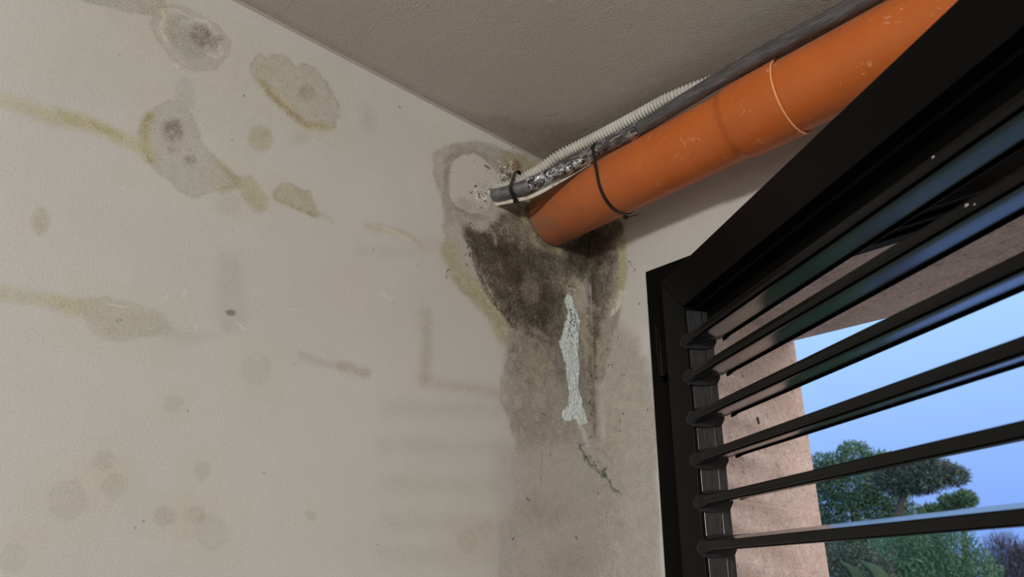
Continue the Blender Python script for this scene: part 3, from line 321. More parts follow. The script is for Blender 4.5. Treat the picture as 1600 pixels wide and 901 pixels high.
 ('l',((-0.0558,2.2009),(-0.0582,2.2009)),(1.143,1.094,0.955),0.00154,0.85,0.00309,0.00103,0,0.0,0.8),
 ('l',((-0.0259,2.1241),(-0.0299,2.1254)),(1.143,1.094,0.955),0.00155,0.8,0.00311,0.00084,0,0.0,-0.6),
 ('l',((-0.0197,2.1721),(-0.0135,2.1765)),(0.868,0.794,0.684),0.00158,0.8,0.00315,0.00064,0,0.0,-0.6),
 ('l',((-0.0209,2.1617),(-0.0151,2.1633)),(1.143,1.094,0.955),0.00157,0.8,0.00315,0.00086,0,0.0,0.8),
 ('l',((-0.0229,2.1708),(-0.0193,2.174)),(0.868,0.794,0.684),0.00157,0.8,0.00314,0.00068,0,0.0,0.8),
 ('l',((-0.0102,2.1881),(-0.0073,2.1877)),(1.143,1.094,0.955),0.00159,0.8,0.00318,0.00156,0,0.0,0.8),
 ('l',((-0.0169,2.1961),(-0.0187,2.1979)),(0.868,0.794,0.684),0.00158,0.8,0.00316,0.00099,0,0.0,0.8),
 ('l',((-0.0305,2.1501),(-0.0297,2.1526)),(1.143,1.094,0.955),0.00156,0.8,0.00312,0.00077,0,0.0,0.8),
 ('l',((-0.038,2.1871),(-0.0429,2.1879)),(1.143,1.094,0.955),0.00156,0.8,0.00311,0.00074,0,0.0,0.8),
 ('l',((-0.0179,2.2483),(-0.0202,2.2454)),(1.143,1.094,0.955),0.00159,0.8,0.00318,0.00149,0,0.0,-0.6),
 ('l',((-0.0175,2.2113),(-0.0191,2.21)),(1.143,1.094,0.955),0.00158,0.8,0.00317,0.00071,0,0.0,0.8),
 ('l',((-0.0113,2.1892),(-0.0149,2.1847)),(1.143,1.094,0.955),0.00158,0.8,0.00317,0.00079,0,0.0,0.8),
 ('l',((-0.0132,2.1599),(-0.0131,2.1571)),(0.868,0.794,0.684),0.00158,0.8,0.00315,0.0014,0,0.0,-0.6),
 ('l',((-0.0193,2.206),(-0.0193,2.2021)),(0.868,0.794,0.684),0.00158,0.8,0.00316,0.00105,0,0.0,0.8),
 ('l',((-0.0202,2.1876),(-0.0178,2.1855)),(1.143,1.094,0.955),0.00158,0.8,0.00316,0.00108,0,0.0,-0.6),
 ('l',((-0.016,2.1632),(-0.019,2.1601)),(1.143,1.094,0.955),0.00157,0.8,0.00315,0.00116,0,0.0,-0.6),
 ('l',((0.0028,2.2035),(0.0059,2.2048)),(0.868,0.794,0.684),0.0016,0.8,0.00321,0.00113,0,0.0,0.8),
 ('l',((-0.0233,2.1417),(-0.0272,2.1389)),(0.868,0.794,0.684),0.00156,0.8,0.00312,0.00079,0,0.0,0.8),
 ('l',((-0.0004,2.2065),(-0.0027,2.2086)),(1.143,1.094,0.955),0.0016,0.8,0.0032,0.00143,0,0.0,-0.6),
 ('l',((-0.3449,2.1968),(-0.3454,2.1978)),(0.064,0.05,0.041),0.00128,0.8,0.00255,0.00122,0,0.0,-0.6),
 ('l',((-0.3556,2.1998),(-0.3544,2.2014)),(0.064,0.05,0.041),0.00127,0.8,0.00254,0.00122,0,0.0,-0.6),
 ('l',((-0.3421,2.2176),(-0.3448,2.214)),(0.064,0.05,0.041),0.00128,0.8,0.00256,0.00071,0,0.0,0.8),
 ('l',((-0.3451,2.2001),(-0.3461,2.2016)),(0.107,0.086,0.073),0.00128,0.8,0.00255,0.00119,0,0.0,-0.6),
 ('l',((-0.3488,2.2323),(-0.3527,2.227)),(0.064,0.05,0.041),0.00128,0.8,0.00256,0.00132,0,0.0,0.8),
 ('l',((-0.3285,2.2065),(-0.3326,2.2029)),(0.064,0.05,0.041),0.00129,0.8,0.00258,0.00085,0,0.0,-0.6),
 ('l',((-0.3479,2.2696),(-0.346,2.2701)),(0.064,0.05,0.041),0.00129,0.8,0.00258,0.00126,0,0.0,-0.6),
 ('l',((-0.3386,2.2081),(-0.3388,2.2049)),(0.107,0.086,0.073),0.00128,0.8,0.00257,0.00099,0,0.0,0.8),
 ('l',((-0.3338,2.2328),(-0.3305,2.235)),(0.107,0.086,0.073),0.0013,0.8,0.00259,0.00104,0,0.0,0.8),
 ('l',((-0.3469,2.2416),(-0.3449,2.2397)),(0.064,0.05,0.041),0.00129,0.8,0.00257,0.00115,0,0.0,-0.6),
 ('l',((-0.3487,2.2194),(-0.3448,2.2224)),(0.064,0.05,0.041),0.00128,0.8,0.00256,0.00121,0,0.0,-0.6),
 ('l',((-0.3478,2.2299),(-0.3442,2.2302)),(0.107,0.086,0.073),0.00128,0.8,0.00257,0.00058,0,0.0,-0.6),
 ('l',((-0.3329,2.2084),(-0.3367,2.2063)),(0.064,0.05,0.041),0.00129,0.8,0.00258,0.00077,0,0.0,-0.6),
 ('l',((-0.3367,2.2078),(-0.3376,2.2067)),(0.064,0.05,0.041),0.00129,0.8,0.00257,0.00076,0,0.0,0.8),
 ('l',((-0.3517,2.1794),(-0.3495,2.1787)),(0.064,0.05,0.041),0.00127,0.8,0.00254,0.00115,0,0.0,0.8),
 ('l',((-0.3374,2.2255),(-0.335,2.2268)),(0.064,0.05,0.041),0.00129,0.8,0.00258,0.00055,0,0.0,-0.6),
 ('l',((-0.3456,2.2498),(-0.3454,2.2518)),(0.107,0.086,0.073),0.00129,0.8,0.00258,0.00067,0,0.0,0.8),
 ('l',((-0.3396,2.2485),(-0.3411,2.2444)),(0.064,0.05,0.041),0.00129,0.8,0.00258,0.00114,0,0.0,0.8),
 ('l',((-0.3497,2.2155),(-0.3532,2.2126)),(0.107,0.086,0.073),0.00127,0.8,0.00255,0.00118,0,0.0,0.8),
 ('l',((-0.3343,2.2091),(-0.3338,2.2079)),(0.064,0.05,0.041),0.00129,0.8,0.00258,0.00107,0,0.0,0.8),
 ('l',((-0.3485,2.2189),(-0.3496,2.22)),(0.064,0.05,0.041),0.00128,0.8,0.00256,0.0008,0,0.0,0.8),
 ('l',((-0.3488,2.2215),(-0.3468,2.2218)),(0.107,0.086,0.073),0.00128,0.8,0.00256,0.00086,0,0.0,0.8),
 ('l',((-0.3104,2.2679),(-0.3081,2.2675)),(0.868,0.794,0.684),0.00132,0.6,0.00265,0.00125,0,0.0,-0.6),
 ('l',((-0.3393,2.2685),(-0.3367,2.2653)),(1.143,1.094,0.955),0.0013,0.6,0.0026,0.00057,0,0.0,-0.6),
 ('l',((-0.3261,2.2791),(-0.3233,2.2812)),(1.143,1.094,0.955),0.00131,0.6,0.00263,0.00093,0,0.0,-0.6),
 ('l',((-0.3284,2.2689),(-0.3285,2.2646)),(1.143,1.094,0.955),0.00131,0.6,0.00261,0.00122,0,0.0,0.8),
 ('l',((-0.3386,2.2608),(-0.3358,2.2634)),(0.868,0.794,0.684),0.0013,0.6,0.0026,0.0008,0,0.0,-0.6),
 ('l',((-0.3542,2.2614),(-0.3534,2.2581)),(0.868,0.794,0.684),0.00128,0.6,0.00257,0.00115,0,0.0,-0.6),
 ('l',((-0.3355,2.2663),(-0.3385,2.2622)),(0.868,0.794,0.684),0.0013,0.6,0.0026,0.00138,0,0.0,-0.6),
 ('l',((-0.2658,2.3033),(-0.2625,2.3055)),(0.868,0.794,0.684),0.00137,0.6,0.00275,0.00098,0,0.0,0.8),
 ('l',((-0.3212,2.2623),(-0.3189,2.2594)),(0.868,0.794,0.684),0.00131,0.6,0.00263,0.00068,0,0.0,0.8),
 ('l',((-0.3197,2.2689),(-0.3211,2.2672)),(1.143,1.094,0.955),0.00131,0.6,0.00263,0.00069,0,0.0,-0.6),
 ('l',((-0.3186,2.2716),(-0.3185,2.2701)),(0.868,0.794,0.684),0.00132,0.6,0.00263,0.0009,0,0.0,0.8),
 ('l',((-0.3425,2.2631),(-0.3412,2.2623)),(1.143,1.094,0.955),0.00129,0.6,0.00259,0.00137,0,0.0,-0.6),
 ('l',((-0.3239,2.2665),(-0.3259,2.2641)),(0.868,0.794,0.684),0.00131,0.6,0.00262,0.00093,0,0.0,0.8),
 ('l',((-0.2836,2.2879),(-0.2832,2.2852)),(1.143,1.094,0.955),0.00135,0.6,0.0027,0.00079,0,0.0,0.8),
 ('l',((-0.2559,2.1165),(-0.2562,2.1155)),(0.868,0.794,0.684),0.00134,0.6,0.00268,0.00122,0,0.0,-0.6),
 ('l',((-0.285,2.1025),(-0.2891,2.1023)),(1.143,1.094,0.955),0.00131,0.6,0.00262,0.00123,0,0.0,0.8),
 ('l',((-0.3015,2.1386),(-0.3006,2.1388)),(1.143,1.094,0.955),0.0013,0.6,0.00261,0.00119,0,0.0,0.8),
 ('l',((-0.2895,2.1664),(-0.2917,2.1621)),(0.868,0.794,0.684),0.00132,0.6,0.00264,0.00069,0,0.0,0.8),
 ('l',((-0.2935,2.1245),(-0.2892,2.1282)),(1.143,1.094,0.955),0.00131,0.6,0.00262,0.00077,0,0.0,0.8),
 ('l',((-0.2881,2.1335),(-0.2873,2.136)),(1.143,1.094,0.955),0.00131,0.6,0.00263,0.00082,0,0.0,0.8),
 ('l',((-0.2676,2.1143),(-0.2713,2.1099)),(1.143,1.094,0.955),0.00133,0.6,0.00265,0.00106,0,0.0,-0.6),
 ('l',((-0.2672,2.1055),(-0.268,2.1023)),(1.143,1.094,0.955),0.00133,0.6,0.00265,0.00064,0,0.0,0.8),
 ('l',((-0.3123,2.144),(-0.3108,2.1433)),(0.868,0.794,0.684),0.00129,0.6,0.00259,0.00124,0,0.0,0.8),
 ('l',((-0.2798,2.1039),(-0.2794,2.1046)),(0.868,0.794,0.684),0.00131,0.6,0.00263,0.00125,0,0.0,0.8),
 ('l',((-0.2709,2.1006),(-0.267,2.0997)),(0.868,0.794,0.684),0.00132,0.6,0.00265,0.00126,0,0.0,-0.6),
 ('l',((-0.3207,2.0546),(-0.3238,2.0557)),(0.868,0.794,0.684),0.00127,0.6,0.00253,0.00073,0,0.0,-0.6),
 ('l',((-0.3063,2.1333),(-0.3046,2.1343)),(0.868,0.794,0.684),0.0013,0.6,0.0026,0.00054,0,0.0,-0.6),
 ('l',((-0.2805,2.109),(-0.2769,2.1123)),(1.143,1.094,0.955),0.00132,0.6,0.00263,0.00122,0,0.0,0.8),
 ('l',((-0.2981,2.1166),(-0.2944,2.117)),(1.143,1.094,0.955),0.0013,0.6,0.00261,0.00129,0,0.0,0.8),
 ('l',((-0.2859,2.1217),(-0.2812,2.1212)),(1.143,1.094,0.955),0.00132,0.6,0.00263,0.00115,0,0.0,-0.6),
 ('l',((-0.1636,2.1002),(-0.1683,2.098)),(0.107,0.086,0.073),0.00142,0.7,0.00283,0.00136,0,0.0,-0.6),
 ('l',((-0.1911,2.0791),(-0.1913,2.076)),(0.107,0.086,0.073),0.00139,0.7,0.00278,0.00118,0,0.0,-0.6),
 ('l',((-0.2051,2.0784),(-0.2043,2.0786)),(0.107,0.086,0.073),0.00138,0.7,0.00275,0.00079,0,0.0,0.8),
 ('l',((-0.1551,2.0964),(-0.1498,2.099)),(0.107,0.086,0.073),0.00143,0.7,0.00286,0.00093,0,0.0,-0.6),
 ('l',((-0.1005,2.1134),(-0.1031,2.1138)),(0.107,0.086,0.073),0.00148,0.7,0.00296,0.00125,0,0.0,-0.6),
 ('l',((-0.1395,2.0884),(-0.1371,2.0872)),(0.064,0.05,0.041),0.00144,0.7,0.00288,0.00127,0,0.0,0.8),
 ('l',((-0.1168,2.1047),(-0.1213,2.0997)),(0.064,0.05,0.041),0.00146,0.7,0.00292,0.00108,0,0.0,-0.6),
 ('l',((-0.1322,2.0879),(-0.1294,2.0895)),(0.064,0.05,0.041),0.00145,0.7,0.0029,0.00084,0,0.0,0.8),
 ('l',((-0.1813,2.0761),(-0.1835,2.0724)),(0.064,0.05,0.041),0.0014,0.7,0.00279,0.00089,0,0.0,-0.6),
 ('l',((-0.1803,2.076),(-0.1777,2.0759)),(0.107,0.086,0.073),0.0014,0.7,0.0028,0.00115,0,0.0,0.8),
 ('l',((-0.1496,2.1173),(-0.152,2.1137)),(0.064,0.05,0.041),0.00144,0.7,0.00287,0.00076,0,0.0,0.8),
 ('l',((-0.1575,2.0836),(-0.1589,2.0845)),(0.107,0.086,0.073),0.00142,0.7,0.00284,0.00079,0,0.0,-0.6),
 ('l',((-0.1974,2.0826),(-0.2001,2.0779)),(0.107,0.086,0.073),0.00138,0.7,0.00277,0.0006,0,0.0,0.8),
 ('l',((-0.1686,2.0938),(-0.1677,2.0919)),(0.064,0.05,0.041),0.00141,0.7,0.00283,0.00083,0,0.0,-0.6),
 ('l',((-0.1378,2.0872),(-0.1331,2.0903)),(0.107,0.086,0.073),0.00144,0.7,0.00289,0.00127,0,0.0,-0.6),
 ('l',((-0.0698,2.1058),(-0.074,2.1015)),(0.107,0.086,0.073),0.00151,0.7,0.00301,0.00106,0,0.0,0.8),
 ('l',((-0.158,2.0716),(-0.1598,2.0682)),(0.107,0.086,0.073),0.00142,0.7,0.00283,0.00132,0,0.0,0.8),
 ('l',((-0.0988,2.0891),(-0.1026,2.0901)),(0.064,0.05,0.041),0.00148,0.7,0.00295,0.00137,0,0.0,-0.6),
 ('l',((-0.1505,2.0805),(-0.1481,2.0825)),(0.064,0.05,0.041),0.00143,0.7,0.00286,0.00084,0,0.0,0.8),
 ('l',((-0.2198,2.0814),(-0.2196,2.0792)),(0.107,0.086,0.073),0.00136,0.7,0.00273,0.00132,0,0.0,0.8),
 ('l',((-0.0742,2.1599),(-0.0685,2.1627)),(0.107,0.086,0.073),0.00152,0.8,0.00304,0.00134,0,0.0,0.8),
 ('l',((-0.0723,2.1367),(-0.0735,2.135)),(0.064,0.05,0.041),0.00151,0.8,0.00303,0.00127,0,0.0,-0.6),
 ('l',((-0.0573,2.1373),(-0.0592,2.1335)),(0.107,0.086,0.073),0.00153,0.8,0.00306,0.00108,0,0.0,-0.6),
 ('l',((-0.0722,2.1028),(-0.0681,2.1009)),(0.064,0.05,0.041),0.00151,0.8,0.00302,0.00089,0,0.0,0.8),
 ('l',((-0.0657,2.1012),(-0.0631,2.104)),(0.107,0.086,0.073),0.00151,0.8,0.00303,0.00081,0,0.0,0.8),
 ('l',((-0.0631,2.0862),(-0.0687,2.0869)),(0.107,0.086,0.073),0.00151,0.8,0.00302,0.00067,0,0.0,-0.6),
 ('l',((-0.071,2.1524),(-0.0668,2.1533)),(0.064,0.05,0.041),0.00152,0.8,0.00304,0.00113,0,0.0,0.8),
 ('l',((-0.0712,2.1541),(-0.0687,2.1513)),(0.107,0.086,0.073),0.00152,0.8,0.00304,0.00063,0,0.0,0.8),
 ('l',((-0.0617,2.1448),(-0.0656,2.1395)),(0.107,0.086,0.073),0.00152,0.8,0.00305,0.00113,0,0.0,-0.6),
 ('l',((-0.069,2.2163),(-0.0721,2.2128)),(0.064,0.05,0.041),0.00153,0.8,0.00307,0.00135,0,0.0,-0.6),
 ('l',((-0.0653,2.1355),(-0.0628,2.1373)),(0.064,0.05,0.041),0.00152,0.8,0.00304,0.001,0,0.0,0.8),
 ('l',((-0.0565,2.1513),(-0.0608,2.1499)),(0.107,0.086,0.073),0.00153,0.8,0.00306,0.00113,0,0.0,0.8),
 ('l',((-0.0647,2.1298),(-0.0628,2.1282)),(0.064,0.05,0.041),0.00152,0.8,0.00304,0.00095,0,0.0,-0.6),
 ('l',((-0.0632,2.1273),(-0.0602,2.1291)),(0.064,0.05,0.041),0.00152,0.8,0.00305,0.00124,0,0.0,-0.6),
 ('l',((-0.2588,2.0726),(-0.254,2.076)),(1.143,1.094,0.955),0.00133,0.5,0.00266,0.00076,0,0.0,0.8),
 ('l',((-0.1703,2.1226),(-0.171,2.1184)),(1.143,1.094,0.955),0.00142,0.5,0.00284,0.00109,0,0.0,-0.6),
 ('l',((-0.2358,2.115),(-0.2358,2.1132)),(1.143,1.094,0.955),0.00136,0.5,0.00271,0.00118,0,0.0,0.8),
 ('l',((-0.2049,2.1209),(-0.2024,2.1215)),(0.868,0.794,0.684),0.00139,0.5,0.00278,0.00067,0,0.0,-0.6),
 ('l',((-0.203,2.0975),(-0.2021,2.0958)),(0.868,0.794,0.684),0.00138,0.5,0.00277,0.00119,0,0.0,0.8),
 ('l',((-0.1728,2.1215),(-0.1706,2.1223)),(0.868,0.794,0.684),0.00142,0.5,0.00283,0.00087,0,0.0,0.8),
 ('l',((-0.259,2.0928),(-0.2541,2.0915)),(0.868,0.794,0.684),0.00133,0.5,0.00267,0.00111,0,0.0,-0.6),
 ('l',((-0.176,2.1333),(-0.1751,2.134)),(1.143,1.094,0.955),0.00142,0.5,0.00283,0.0006,0,0.0,-0.6),
 ('l',((-0.2512,2.0928),(-0.2531,2.0884)),(0.868,0.794,0.684),0.00134,0.5,0.00267,0.00091,0,0.0,-0.6),
 ('l',((-0.2251,2.1205),(-0.2277,2.1185)),(1.143,1.094,0.955),0.00137,0.5,0.00273,0.00069,0,0.0,-0.6),
 ('l',((-0.2195,2.0906),(-0.2225,2.0921)),(0.868,0.794,0.684),0.00136,0.5,0.00273,0.00094,0,0.0,-0.6),
 ('l',((-0.2654,2.0884),(-0.2679,2.0889)),(0.868,0.794,0.684),0.00132,0.5,0.00265,0.00111,0,0.0,0.8),
 ('l',((-0.1936,2.1014),(-0.1953,2.1018)),(1.143,1.094,0.955),0.00139,0.5,0.00278,0.00059,0,0.0,0.8),
 ('l',((-0.2227,2.1127),(-0.2241,2.1149)),(0.868,0.794,0.684),0.00137,0.5,0.00274,0.00111,0,0.0,0.8),
 ('l',((-0.1622,2.1067),(-0.1588,2.1101)),(0.868,0.794,0.684),0.00142,0.5,0.00285,0.00063,0,0.0,0.8),
 ('l',((-0.218,2.0895),(-0.2211,2.0854)),(0.868,0.794,0.684),0.00137,0.5,0.00273,0.00095,0,0.0,0.8),
 ('l',((-0.0083,2.0322),(-0.0122,2.0276)),(0.107,0.086,0.073),0.00155,0.7,0.0031,0.00123,0,0.0,0.8),
 ('l',((-0.022,1.9331),(-0.0201,1.931)),(0.107,0.086,0.073),0.00152,0.7,0.00303,0.00126,0,0.0,-0.6),
 ('l',((-0.0051,2.2078),(-0.0112,2.2079)),(0.064,0.05,0.041),0.00159,0.7,0.00319,0.00145,0,0.0,-0.6),
 ('l',((-0.008,1.9807),(-0.0135,1.9767)),(0.107,0.086,0.073),0.00154,0.7,0.00307,0.00118,0,0.0,0.8),
 ('l',((-0.0186,1.9689),(-0.0241,1.9682)),(0.107,0.086,0.073),0.00152,0.7,0.00305,0.00107,0,0.0,-0.6),
 ('l',((-0.0118,2.1111),(-0.0101,2.1117)),(0.107,0.086,0.073),0.00157,0.7,0.00314,0.0007,0,0.0,0.8),
 ('l',((-0.0128,2.1098),(-0.0125,2.1114)),(0.064,0.05,0.041),0.00157,0.7,0.00313,0.0007,0,0.0,0.8),
 ('l',((-0.0157,1.9725),(-0.0154,1.9746)),(0.107,0.086,0.073),0.00153,0.7,0.00306,0.0015,0,0.0,0.8),
 ('l',((-0.0191,2.08),(-0.0161,2.079)),(0.107,0.086,0.073),0.00155,0.7,0.00311,0.00087,0,0.0,0.8),
 ('l',((-0.0142,2.0741),(-0.0121,2.0726)),(0.064,0.05,0.041),0.00156,0.7,0.00311,0.00082,0,0.0,0.8),
 ('l',((-0.0206,1.8934),(-0.0247,1.8937)),(0.107,0.086,0.073),0.0015,0.7,0.00301,0.00123,0,0.0,-0.6),
 ('l',((-0.0126,2.0479),(-0.0114,2.0499)),(0.107,0.086,0.073),0.00155,0.7,0.0031,0.00073,0,0.0,-0.6),
 ('l',((-0.0011,2.2367),(0.0022,2.2342)),(0.064,0.05,0.041),0.00161,0.7,0.00322,0.0013,0,0.0,0.8),
 ('l',((-0.0176,2.0075),(-0.0173,2.0065)),(0.107,0.086,0.073),0.00154,0.7,0.00307,0.00146,0,0.0,-0.6),
 ('l',((-0.0147,1.947),(-0.0169,1.9456)),(0.064,0.05,0.041),0.00152,0.7,0.00305,0.00117,0,0.0,0.8),
 ('l',((-0.0101,2.2024),(-0.0104,2.2022)),(0.107,0.086,0.073),0.00159,0.7,0.00318,0.00081,0,0.0,0.8),
 ('l',((-0.0094,2.1672),(-0.0084,2.1674)),(0.064,0.05,0.041),0.00158,0.7,0.00317,0.00101,0,0.0,-0.6),
 ('l',((-0.0196,2.0212),(-0.02,2.017)),(0.064,0.05,0.041),0.00154,0.7,0.00307,0.00078,0,0.0,-0.6),
 ('l',((-0.0173,2.056),(-0.0132,2.0542)),(0.064,0.05,0.041),0.00155,0.7,0.0031,0.00069,0,0.0,-0.6),
 ('l',((-0.0172,2.0663),(-0.0173,2.0681)),(0.064,0.05,0.041),0.00155,0.7,0.0031,0.00106,0,0.0,0.8),
 ('l',((-0.0149,2.1392),(-0.0206,2.137)),(0.107,0.086,0.073),0.00157,0.7,0.00314,0.00116,0,0.0,0.8),
 ('l',((-0.0158,1.9019),(-0.0121,1.8994)),(0.064,0.05,0.041),0.00151,0.7,0.00303,0.0015,0,0.0,-0.6),
 ('p',((-0.2136,2.0484),(-0.148,2.0567),(-0.1122,2.0241),(-0.1199,1.9894),(-0.1825,1.98),(-0.2162,2.0026)),(0.722,0.674,0.523),0.01259,0.55,0.01259,0,0,0.0042,0),
 ('l',((-0.1552,1.9244),(-0.1449,1.9235)),(0.124,0.106,0.096),0.00139,0.85,0.00278,0.00097,0,0.0,0),
 ('l',((-0.1316,1.8553),(-0.13,1.8471)),(0.124,0.106,0.096),0.00139,0.85,0.00278,0.00097,0,0.0,0),
 ('l',((-0.1921,1.7654),(-0.1842,1.7616)),(0.124,0.106,0.096),0.00132,0.85,0.00264,0.00092,0,0.0,0),
 ('l',((-0.0655,1.7062),(-0.0622,1.7007)),(0.124,0.106,0.096),0.00142,0.85,0.00284,0.00099,0,0.0,0),
 ('l',((-0.2261,1.6939),(-0.2217,1.6962)),(0.124,0.106,0.096),0.00127,0.85,0.00254,0.00089,0,0.0,0),
 ('l',((-0.3963,2.1491),(-0.391,2.1572)),(0.124,0.106,0.096),0.00122,0.85,0.00245,0.00086,0,0.0,0),
 ('l',((-0.399,2.1444),(-0.3971,2.1385)),(0.124,0.106,0.096),0.00122,0.85,0.00244,0.00085,0,0.0,0),
 ('l',((-0.9852,2.307),(-0.9843,2.3064)),(0.124,0.106,0.096),0.00079,0.85,0.00158,0.00055,0,0.0,0),
 ('l',((-0.8079,2.3307),(-0.8063,2.3277)),(0.124,0.106,0.096),0.00093,0.85,0.00185,0.00065,0,0.0,0),
 ('l',((-0.5276,2.4515),(-0.5234,2.4522)),(0.124,0.106,0.096),0.00117,0.85,0.00235,0.00082,0,0.0,0),
 ('l',((-0.4644,2.4952),(-0.4613,2.4953)),(0.124,0.106,0.096),0.00124,0.85,0.00247,0.00087,0,0.0,0),
 ('l',((-0.2447,2.4901),(-0.2392,2.491)),(0.124,0.106,0.096),0.00143,0.85,0.00287,0.001,0,0.0,0),
 ('l',((-0.404,2.3627),(-0.4024,2.3619)),(0.124,0.106,0.096),0.00126,0.85,0.00252,0.00088,0,0.0,0),
 ('l',((-0.0007,1.7899),(0.0011,1.7889)),(0.124,0.106,0.096),0.0015,0.85,0.003,0.00105,0,0.0,0),
]
